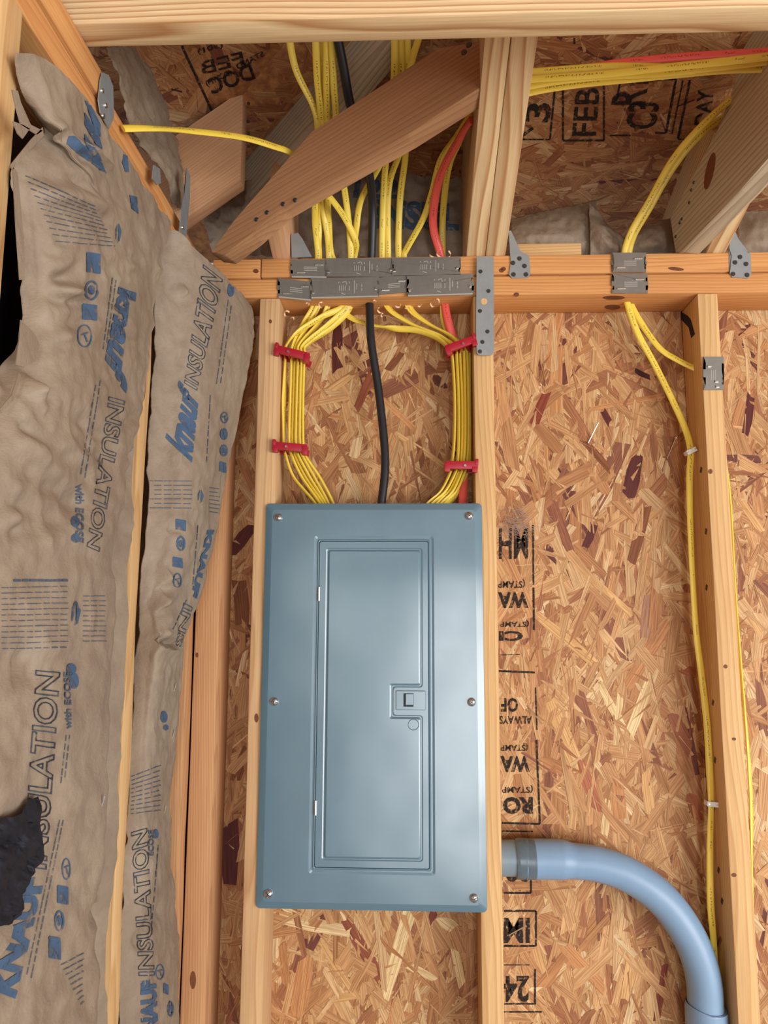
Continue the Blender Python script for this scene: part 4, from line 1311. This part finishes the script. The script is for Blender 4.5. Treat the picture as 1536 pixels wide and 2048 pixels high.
for k, (lab, up, hp, sx, ex_) in enumerate(RBd):
    dY = .030 + .005 * (k % 2) + (.018 if k == 4 else 0)
    mid = [(hp[0] + (sx[0] - hp[0]) * (.27 + .03 * (k % 2)), 642 + 3 * (k % 2), .045, .35), (hp[0] + (sx[0] - hp[0]) * .76, 672 + 4 * (k % 2), .040, .1)] if k < 4 else [(890, 650, .06, 1), (915, 690, .055, .6)]
    spec = [(*p, 1) for p in up] + [((hp[0] + up[-1][0]) / 2, 565, HY, .8), (*hp, HY, .5)] + mid + [(sx[0] - 3, 700, dY, .1), (sx[0], 716, dY, 0), (sx[1], 800, dY + .003, 0), (sx[1], 880, dY + .002, 0), (sx[2] + 2, 930, dY, 0), (sx[2] - 4, 950, dY, 0),
            ((sx[2] + ex_) / 2 + 2, 985, dY + .003, .2), (ex_, 1012, .030, .3), (ex_ - 8, 1040, .027, .3)]
    cable('yellow cable, ' + lab, spec)
cable('red flat cable dropping beside the pale rafter into the right bundle and panel',
      [(942, 240, -.21, 1), (920, 275, -.17, 1), (880, 354, -.085, 1), (866, 444, -.01, 1), (880, 505, .03, 1), (886, 540, .042, 1), (889, 600, .040, 1), (897, 645, .042, 1), (912, 690, .05, .8), (926, 740, .052, .4), (931, 800, .058, .3), (930, 880, .056, .5), (928, 940, .05, 1), (925, 1005, .045, 1), (922, 1040, .04, 1)], REDC, .0155, .0075)
cable('thick black round cable running from the roof straight down into the panel',
      [(670, 50, -.285), (686, 130, -.24), (702, 215, -.185), (735, 330, -.09), (745, 410, -.01), (743, 515, .036), (738, 560, .036), (739, 605, .034), (742, 680, .030), (757, 780, .034), (768, 880, .030), (770, 940, .026), (763, 1005, .022), (758, 1040, .02)], BLKC, .0158, .0158)

# cables at the right
cable('yellow cable through the right plates, running down beside the right stud under white staples',
      [(1520, 160, -.10), (1475, 188, -.10), (1400, 255, -.09), (1345, 320, -.055), (1300, 400, -.01), (1262, 465, .02), (1248, 512, .04), (1250, 560, .045), (1254, 603, .04), (1275, 665, .045), (1310, 730, .05), (1347, 805, .05), (1372, 862, .048), (1381, 903, .044), (1379, 960, .044), (1381, 1060, .044, .8), (1385, 1150, .044, .7), (1392, 1260, .044, .8), (1403, 1350, .044, .9), (1414, 1450, .044, 1), (1419, 1540, .044, 1), (1422, 1607, .042, .7), (1420, 1690, .042, .8), (1421, 1800, .044, 1), (1427, 1880, .058, .8), (1432, 1960, .075, .7), (1436, 2060, .080, .7)])
cable('yellow cable curving through a hole in the right stud and down its far side',
      [(1490, 205, -.06), (1450, 232, -.06), (1390, 280, -.06), (1340, 345, -.03), (1300, 415, .0), (1268, 470, .03), (1257, 512, .05), (1256, 560, .052), (1260, 603, .05), (1285, 650, .05), (1320, 697, .045, .8), (1355, 720, .042, .7), (1385, 735, .04, .7), (1402, 744, .04, .7), (1425, 780, .045, .4), (1442, 850, .045, .3), (1450, 920, .045, .3), (1458, 980, .045, .3), (1463, 1060, .045, .2), (1468, 1160, .045, .2), (1475, 1260, .045, .2), (1487, 1400, .045, .3), (1499, 1540, .045, .5), (1503, 1640, .045, .5), (1502, 1720, .045, .3), (1505, 1850, .045, .2), (1510, 1980, .045, .2), (1514, 2070, .045, .2)])
for lab, pts_, m in [
        ('topmost yellow of the horizontal run beside the pale rafter', [(1030, 147, -.205), (1120, 140, -.205), (1220, 133, -.21), (1300, 134, -.222), (1380, 137, -.226), (1460, 133, -.235), (1530, 130, -.25), (1600, 124, -.26)], YEL),
        ('middle yellow of the horizontal run, printed side down', [(1030, 160, -.225), (1110, 155, -.228), (1220, 147, -.235), (1320, 136, -.248), (1420, 126, -.262), (1530, 114, -.272), (1600, 106, -.28)], YEL),
        ('lower yellow of the horizontal run beside the pale rafter', [(1030, 178, -.215), (1100, 164, -.218), (1200, 153, -.22), (1320, 147, -.233), (1420, 136, -.245), (1530, 123, -.26), (1600, 116, -.27)], YEL),
        ('lowest yellow of the horizontal run, leaving the rafter lowest', [(1030, 193, -.205), (1080, 180, -.208), (1160, 168, -.21), (1260, 158, -.217), (1360, 148, -.226), (1450, 140, -.24), (1530, 137, -.25), (1600, 132, -.26)], YEL),
        ('red cable on top of the yellow horizontal run', [(1030, 152, -.19), (1120, 146, -.19), (1230, 127, -.197), (1340, 116, -.208), (1440, 109, -.222), (1530, 104, -.238), (1600, 97, -.25)], REDC)]:
    cable(('yellow cable, ' if m is YEL else '') + lab, pts_, m, .0145 if m is YEL else .0155)


# ------------------------------------------------------------------ red cable stackers
def stacker(x0, y0, x1, y1, nx, ny, label, Y=0.012, flip=1):
    a, b = W(x0, y0, Y), W(x1, y1, Y); d = b - a; L = d.length; ang = math.atan2(d.z, d.x)
    t = empty('cable_stacker', (a + b) / 2, label, 'cable stacker', 'red cable stackers')
    Mx = Matrix.Rotation(-ang, 3, 'Y'); c = (a + b) / 2
    bm = bmesh.new()
    add_box(bm, c, (L, 0.008, 0.0145), Mx, 0.0012)
    e = Mx @ Vector((1, 0, 0)); u = Mx @ Vector((0, 0, 1))
    add_box(bm, c + e * (-flip * L * .46) + u * 0.006, (0.006, 0.010, 0.011), Mx, 0.001)
    add_box(bm, c + e * (-flip * L * .40) - u * 0.008, (0.010, 0.010, 0.010), Mx, 0.001)
    add_box(bm, c + e * (flip * L * .45) - u * 0.005, (0.010, 0.012, 0.016), Mx, 0.001)
    obj('bracket', bm_mesh(bm), STK, t, smooth=40)
    bm = bmesh.new()
    for k in range(7):
        q = -L * .36 + L * .78 * k / 6
        if abs(q) < L * .5: add_box(bm, c + e * (flip * q * 1.0) + Vector((0, 0.020, 0)), (0.0016, 0.036, 0.010), Mx)
    add_box(bm, c + e * (flip * L * .02) + Vector((0, 0.046, 0)), (L * .9, 0.004, 0.012), Mx, 0.001)
    obj('comb', bm_mesh(bm), STK, t)
    bm = bmesh.new(); add_cyl(bm, W(nx, ny, Y - 0.0052), (0, -1, 0), 0.0030, 0.0024, 0.003, 12)
    obj('nail', bm_mesh(bm), ZINC, t, smooth=40)


stacker(549, 697, 618, 714, 576, 703, 'red plastic cable stacker high on the left bundle', -0.006)
stacker(545, 891, 614, 897, 572, 893, 'red plastic cable stacker low on the left bundle', -0.006)
stacker(892, 699, 952, 678, 926, 687, 'tilted red plastic cable stacker high on the right bundle', -0.006, -1)
stacker(891, 930, 956, 931, 930, 931, 'red plastic cable stacker low on the right bundle', -0.006, -1)


# white cable staples and loose nails
def cable_staple(px, py, Y, label, rot):
    p = W(px, py, Y); bm = bmesh.new(); Mx = Matrix.Rotation(rot, 3, 'Y')
    add_box(bm, p + Vector((0, -0.006, 0)), (0.020, 0.004, 0.009), Mx, 0.0015)
    for s in (-1, 1): add_box(bm, p + Mx @ Vector((s * 0.0085, 0.002, 0)), (0.003, 0.016, 0.008), Mx, 0.001)
    o = tag(obj('cable_staple', bm_mesh(bm), WHITE, smooth=40), label, 'cable staple', 'white cable staples')
    for s in (-1, 1): nail_head(o, p + Mx @ Vector((s * 0.0075, -0.008, 0)), (0, -1, 0), 0.0018, BRIGHT, 'nail')


cable_staple(1381, 903, .044, 'upper white cable staple holding the yellow cable on the right stud', -0.45)
cable_staple(1423, 1607, .042, 'lower white cable staple holding the yellow cable on the right stud', 0.1)


def loose_nail(x0, y0, x1, y1, label):
    a, b = W(x0, y0, YW - 0.003), W(x1, y1, YW - 0.012); bm = bmesh.new(); d = b - a
    add_cyl(bm, (a + b) / 2, d, 0.0011, 0.0011, d.length, 8)
    add_cyl(bm, b, d, 0.0024, 0.0024, 0.0012, 10)
    tag(obj('nail', bm_mesh(bm), BRIGHT, smooth=40), label, 'nail', 'loose bright nails')


loose_nail(1176, 886, 1196, 846, 'bright nail sticking out of the strand board in the middle of the right bay')
loose_nail(1056, 1412, 1084, 1448, 'bright nail over the upside-down stamp beside the stud')
loose_nail(1018, 1870, 1052, 1852, 'bright nail over the boxed stamp below the conduit')
loose_nail(1334, 918, 1352, 876, 'thin bright nail in the strand board left of the upper white staple')

# pencil marks, torn spot, small dark wound on the right stud
pts = [LX(a, b, 0.5338) for a, b in [(1354, 632), (1360, 622), (1376, 632), (1382, 640), (1390, 668), (1383, 676), (1378, 655), (1364, 640)]]
obj('torn_spot', extrude_poly(pts, (-1, 0, 0), 0.0008), BLACKTAR, st_3)
for a, b in [(1412, 1063), (1413, 1175), (1426, 1405), (1430, 1520), (1437, 1740), (1444, 1802), (1402, 940)]:
    p = LX(a, b, 0.5335); bm = bmesh.new(); add_box(bm, p, (0.0012, 0.006, 0.010), Matrix.Rotation(0.5, 3, 'X'))
    obj('staple', bm_mesh(bm), NAIL, st_3)
for a, b in [(1438, 1885), (1425, 1622)]:
    p = LX(a, b, 0.5325); bm = bmesh.new(); add_box(bm, p, (0.002, 0.026, 0.006), Matrix.Rotation(-0.9, 3, 'X'), 0.0008)
    obj('wood_splinter', bm_mesh(bm), KNOTD, st_3)


# wood shavings left around the drilled holes
def shaving(px, py, Y, L, seed, parent):
    r = random.Random(seed); p = W(px, py, Y); V, F = [], []
    a0 = r.uniform(0, 6)
    for k in range(9):
        a = a0 + k * 0.45; q = p + Vector((cos(a) * L * .5, -abs(sin(k * .5)) * L * .4, sin(a) * L * .5))
        V += [q, q + Vector((0.0015, 0, 0.0028))]
    for k in range(8): F.append((2 * k, 2 * k + 1, 2 * k + 3, 2 * k + 2))
    obj('wood_shaving', py_mesh(V, F), SHAV, parent, smooth=80)


for k, (a, b) in enumerate([(614, 611), (574, 630), (584, 640), (643, 612), (700, 618), (725, 612), (748, 606), (760, 622), (765, 632), (795, 612), (812, 616), (808, 608), (838, 612), (866, 610), (756, 604), (872, 606)]):
    shaving(a, b, 0.012 + .02 * (k % 3), 0.007 + .004 * (k % 2), k, plate_l)
for k, (a, b) in enumerate([(866, 511), (880, 510), (893, 512)]):
    shaving(a, b, 0.006, 0.015, 40 + k, plate_u)

# tuft of loose fibre on the strand board
V, F = [], []
r = random.Random(4)
for k in range(150):
    x, y = r.gauss(1022, 16), r.gauss(1044, 14); a = r.gauss(-0.5, 0.7); L = r.uniform(8, 30); p0 = W(x, y, YW - .004 - r.random() * .008)
    i = len(V)
    for q in range(4):
        t = q / 3; p = p0 + Vector((cos(a + t * .8) * L * t / 1000, -.004 * sin(t * pi), -sin(a + t * .8) * L * t / 1000))
        V += [p, p + Vector((.0002, 0, .0005))]
    for q in range(3): F.append((i + 2 * q, i + 2 * q + 1, i + 2 * q + 3, i + 2 * q + 2))
tag(obj('fibre_tuft', py_mesh(V, F), FUZZ), 'small grey tuft of loose fibre stuck to the strand board beside the panel', 'fibre tuft', kind='stuff')


# ------------------------------------------------------------------ electrical panel
pan = empty('breaker_box', W(744, 1820, 0), 'blue-grey steel electrical panel with a closed door in the middle of the wall', 'electrical panel')
PX0, PX1 = -0.2705, 0.1248; PZ0, PZ1 = 1.2625, 1.9640


def rpoly(P, r, n=5):
    """round the corners of an axis-aligned polygon (x,z)"""
    out = []; k = len(P)
    for i in range(k):
        p, a, b = Vector(P[i]), Vector(P[i - 1]), Vector(P[(i + 1) % k])
        da, db = (a - p).normalized(), (b - p).normalized()
        A, B = p + da * r, p + db * r; c = p + (da + db) * r
        for q in range(n + 1):
            t = q / n * pi / 2
            out.append(c - db * r * cos(t) - da * r * sin(t))
    return out


def off(P, d):
    """inset an axis-aligned counter-clockwise polygon by d"""
    k = len(P); out = []
    for i in range(k):
        p, a, b = Vector(P[i]), Vector(P[i - 1]), Vector(P[(i + 1) % k])
        e1, e2 = (p - a).normalized(), (b - p).normalized()
        n1, n2 = Vector((-e1.y, e1.x)), Vector((-e2.y, e2.x))
        out.append(p + (n1 + n2) * d)
    return out


def loops(bm, L, close_last=True):
    rows = [[bm.verts.new((p.x, y, p.y)) for p in P] for P, y in L]
    for a, b in zip(rows, rows[1:]):
        n = len(a)
        for i in range(n): bm.faces.new((a[i], a[(i + 1) % n], b[(i + 1) % n], b[i]))
    return rows


R4 = lambda x0, z0, x1, z1: [Vector((x0, z0)), Vector((x1, z0)), Vector((x1, z1)), Vector((x0, z1))]
cover = R4(PX0, PZ0, PX1, PZ1)
da, dc = W(634, 1080, -.009), W(861, 1740, -.009)
dA, dC = W(630, 1737, -.009), W(858, 1082, -.009)
X0, X1, Z0, Z1 = (da.x + dA.x) / 2, (dc.x + dC.x) / 2, (dA.z + dc.z) / 2, (da.z + dC.z) / 2
door = R4(X0, Z0, X1, Z1)
bm = bmesh.new()
# cover: rolled edge, shallow slope, flat face, raised bead and gap around the door
rows = loops(bm, [(rpoly(off(cover, .001), .007), -.0005), (rpoly(cover, .008), -.003), (rpoly(off(cover, .0006), .0075), -.0046), (rpoly(off(cover, .0115), .006), -.0090), (rpoly(off(cover, .0130), .006), -.0094),
                  (rpoly(off(door, -.0085), .006), -.0096), (rpoly(off(door, -.0045), .005), -.0084), (rpoly(off(door, -.0020), .004), -.0084), (rpoly(off(door, -.0002), .0035), -.0100), (rpoly(off(door, .0012), .003), -.0096), (rpoly(off(door, .0012), .003), -.0060)])
obj('cover', bm_mesh(bm), PANEL, pan, smooth=-28)
# door with an embossed field that steps round the latch
def wp(px, py): p = W(px, py, -.009); return p
fl, fr = (wp(651, 1096).x + wp(645, 1722).x) / 2, (wp(845, 1095).x + wp(846, 1722).x) / 2
fz1, fz0 = wp(748, 1096).z, wp(746, 1722).z
nx0 = wp(787, 1400).x; nz1, nz0 = wp(815, 1375).z, wp(815, 1430).z
field = [Vector((fl, fz0)), Vector((fr, fz0)), Vector((fr, nz0)), Vector((nx0, nz0)), Vector((nx0, nz1)), Vector((fr, nz1)), Vector((fr, fz1)), Vector((fl, fz1))]
bm = bmesh.new()
rows1 = loops(bm, [(rpoly(off(door, .0020), .003), -.0060), (rpoly(off(door, .0020), .003), -.0092), (rpoly(off(door, .0028), .0028), -.0099)])


def rpoly_f(P, r, n=4):
    out = []; k = len(P)
    for i in range(k):
        p, a, b = Vector(P[i]), Vector(P[i - 1]), Vector(P[(i + 1) % k])
        da_, db_ = (a - p).normalized(), (b - p).normalized()
        c = p + (da_ + db_) * r
        for q in range(n + 1):
            t = q / n * pi / 2
            out.append(c - db_ * r * cos(t) - da_ * r * sin(t))
    return out


rows2 = loops(bm, [(rpoly_f(field, .005), -.0099), (rpoly_f(off(field, .0018), .0045), -.0088), (rpoly_f(off(field, .0034), .004), -.0088), (rpoly_f(off(field, .0054), .0035), -.0106), (rpoly_f(off(field, .0070), .003), -.0110)])
eds = []
for rw in (rows1[-1], rows2[0]):
    for i in range(len(rw)): eds.append(bm.edges.get((rw[i], rw[(i + 1) % len(rw)])) or bm.edges.new((rw[i], rw[(i + 1) % len(rw)])))
bmesh.ops.triangle_fill(bm, use_beauty=True, use_dissolve=False, edges=eds)
eds = [bm.edges.get((rows2[-1][i], rows2[-1][(i + 1) % len(rows2[-1])])) for i in range(len(rows2[-1]))]
bmesh.ops.triangle_fill(bm, use_beauty=True, use_dissolve=False, edges=eds)
dr = obj('door', bm_mesh(bm), PANEL, pan, smooth=-28)
# latch
la, lb = wp(792, 1381), wp(851, 1420)
bm = bmesh.new()
lat = R4(la.x, lb.z, lb.x, la.z)
rows = loops(bm, [(rpoly(lat, .0015, 2), -.0098), (rpoly(lat, .0015, 2), -.0122), (rpoly(off(lat, .0008), .0012, 2), -.0128)])
bm.faces.new(rows[-1])
lt = obj('latch', bm_mesh(bm), PANEL, dr, smooth=30)
sa, sb = wp(807, 1386), wp(827, 1413)
bm = bmesh.new(); add_box(bm, ((sa.x + sb.x) / 2, -.0127, (sa.z + sb.z) / 2), (sb.x - sa.x, .0010, sa.z - sb.z)); obj('latch_recess', bm_mesh(bm), DARK, lt)
bm = bmesh.new(); add_box(bm, ((sa.x + sb.x) / 2 + .0015, -.0136, (sa.z + sb.z) / 2 + .001), (.013, .0022, sa.z - sb.z - .004), None, .0006); obj('latch_slide', bm_mesh(bm), PANEL, lt)
# round knock-out mark under the latch
cc = wp(827, 1449); bm = bmesh.new()
for k in range(20):
    a, b = 2 * pi * k / 20, 2 * pi * (k + 1) / 20
    q = [(cc.x + r_ * cos(t), -.0110 - z_, cc.z + r_ * sin(t)) for r_, z_, t in ((.0100, 0, a), (.0100, 0, b), (.0092, .0005, b), (.0092, .0005, a), (.0084, 0, b), (.0084, 0, a))]
    v = [bm.verts.new(p) for p in q]
    bm.faces.new((v[0], v[1], v[2], v[3])); bm.faces.new((v[3], v[2], v[4], v[5]))
bmesh.ops.remove_doubles(bm, verts=bm.verts, dist=1e-5)
obj('lock_knockout', bm_mesh(bm), PANEL, dr, smooth=60)
# hinge barrels
for a, b in [(638, 1188), (631, 1615)]:
    p = wp(a, b); bm = bmesh.new(); add_cyl(bm, (p.x, -.0100, p.z), (0, 0, 1), .0030, .0030, .024, 12)
    obj('hinge_pin', bm_mesh(bm), ZINC, pan, smooth=40)
# six cover screws
for a, b in [(557, 1035), (938, 1032), (549, 1403), (943, 1404), (537, 1787), (948, 1796)]:
    p = wp(a, b); bm = bmesh.new()
    for (z_, r_) in ():
        pass
    prof = [(.0076, -.0092), (.0076, -.0104), (.0066, -.0126), (.0042, -.0142), (.0014, -.0147)]
    rw = [[bm.verts.new((p.x + r_ * cos(t), y_, p.z + r_ * sin(t))) for t in [2 * pi * q / 16 for q in range(16)]] for r_, y_ in prof]
    for A, B in zip(rw, rw[1:]):
        for q in range(16): bm.faces.new((A[q], A[(q + 1) % 16], B[(q + 1) % 16], B[q]))
    bm.faces.new(rw[-1])
    sc = obj('screw', bm_mesh(bm), ZINC, pan, smooth=60)
    bm = bmesh.new(); an = random.uniform(0, 3)
    add_box(bm, (p.x, -.0143, p.z), (.0115, .0016, .0014), Matrix.Rotation(an, 3, 'Y')); add_box(bm, (p.x, -.0143, p.z), (.0014, .0016, .0115), Matrix.Rotation(an, 3, 'Y'))
    obj('drive_slot', bm_mesh(bm), NAIL, sc)
# steel enclosure in the stud bay behind the cover
bm = bmesh.new()
ZE0, ZE1 = PZ0 + .03, PZ1 - .03
for c, s in [((-.0705, .083, (ZE0 + ZE1) / 2), (.362, .002, ZE1 - ZE0)), ((-.2505, .042, (ZE0 + ZE1) / 2), (.002, .082, ZE1 - ZE0)), ((.1095, .042, (ZE0 + ZE1) / 2), (.002, .082, ZE1 - ZE0)),
             ((-.0705, .042, ZE0), (.362, .082, .002)), ((-.0705, .042, ZE1), (.362, .082, .002))]: add_box(bm, c, s)
obj('enclosure', bm_mesh(bm), PANEL, pan)

# ------------------------------------------------------------------ conduit at the right
con = empty('conduit', W(1200, 1720, .04), 'bent blue-grey plastic conduit from the stud beside the panel down to the right', 'conduit')
CY = .044


def ctube(spec, n=24, step=.006):
    """round tube through px points with changing diameter (mm)"""
    P = [W(a, b, CY + (c[0] if c else 0)) for a, b, _, *c in spec]; Rr = [s[2] for s in spec]
    m = 0; V, F = [], []
    N_ = (len(P) - 1) * 10
    S = [catmull(P, (len(P) - 1) * k / N_) for k in range(N_ + 1)]
    for k in range(N_ + 1):
        t = (S[min(k + 1, N_)] - S[max(k - 1, 0)]).normalized()
        nn = Vector((0, -1, 0)); nn = (nn - t * nn.dot(t)).normalized(); s = t.cross(nn)
        q = (len(P) - 1) * k / N_; i = min(int(q), len(P) - 2); f = q - i; f = f * f * (3 - 2 * f)
        r_ = (Rr[i] * (1 - f) + Rr[i + 1] * f) / 1000
        for j in range(n):
            a = 2 * pi * j / n; V.append(S[k] + s * cos(a) * r_ + nn * sin(a) * r_)
    for k in range(N_):
        for j in range(n):
            a = k * n + j; b = k * n + (j + 1) % n; F.append((a, b, b + n, a + n))
    F.append(tuple(range(n))[::-1]); F.append(tuple(range(N_ * n, N_ * n + n)))
    return py_mesh(V, F)


obj('elbow', ctube([(1050, 1718, 33.5), (1072, 1718, 33.5), (1095, 1718, 33.5), (1120, 1719, 33.2), (1150, 1722, 29.5), (1190, 1727, 29.5), (1240, 1742, 29.5), (1290, 1770, 29.5), (1335, 1810, 29.5), (1372, 1862, 29.5), (1396, 1915, 29.5), (1408, 1965, 29.5), (1411, 2010, 29.5), (1413, 2060, 29.5)]), PVC, con, smooth=50)
obj('box_connector', ctube([(1000, 1716, 30), (1020, 1716, 30), (1040, 1716, 30.3), (1052, 1717, 30.5)]), PVCD, con, smooth=50)
obj('locking_collar', ctube([(1031, 1717, 33), (1038, 1717, 34), (1048, 1717, 34), (1055, 1718, 33)]), GLUE, con, smooth=50)
obj('cement_smear', ctube([(1052, 1718, 33.9), (1058, 1718, 33.9), (1064, 1718, 33.9), (1069, 1718, 33.8)]), GLUE, con, smooth=50)
obj('coupling', ctube([(1412, 2014, 33), (1412, 2018, 34.5), (1413, 2040, 34.5), (1415, 2100, 34.5), (1418, 2180, 34.5)]), PVC, con, smooth=40)
obj('lower_pipe', ctube([(1416, 2150, 29.5), (1422, 2300, 29.5), (1432, 2500, 29.5), (1440, 2700, 29.5)]), PVC, con, smooth=50)
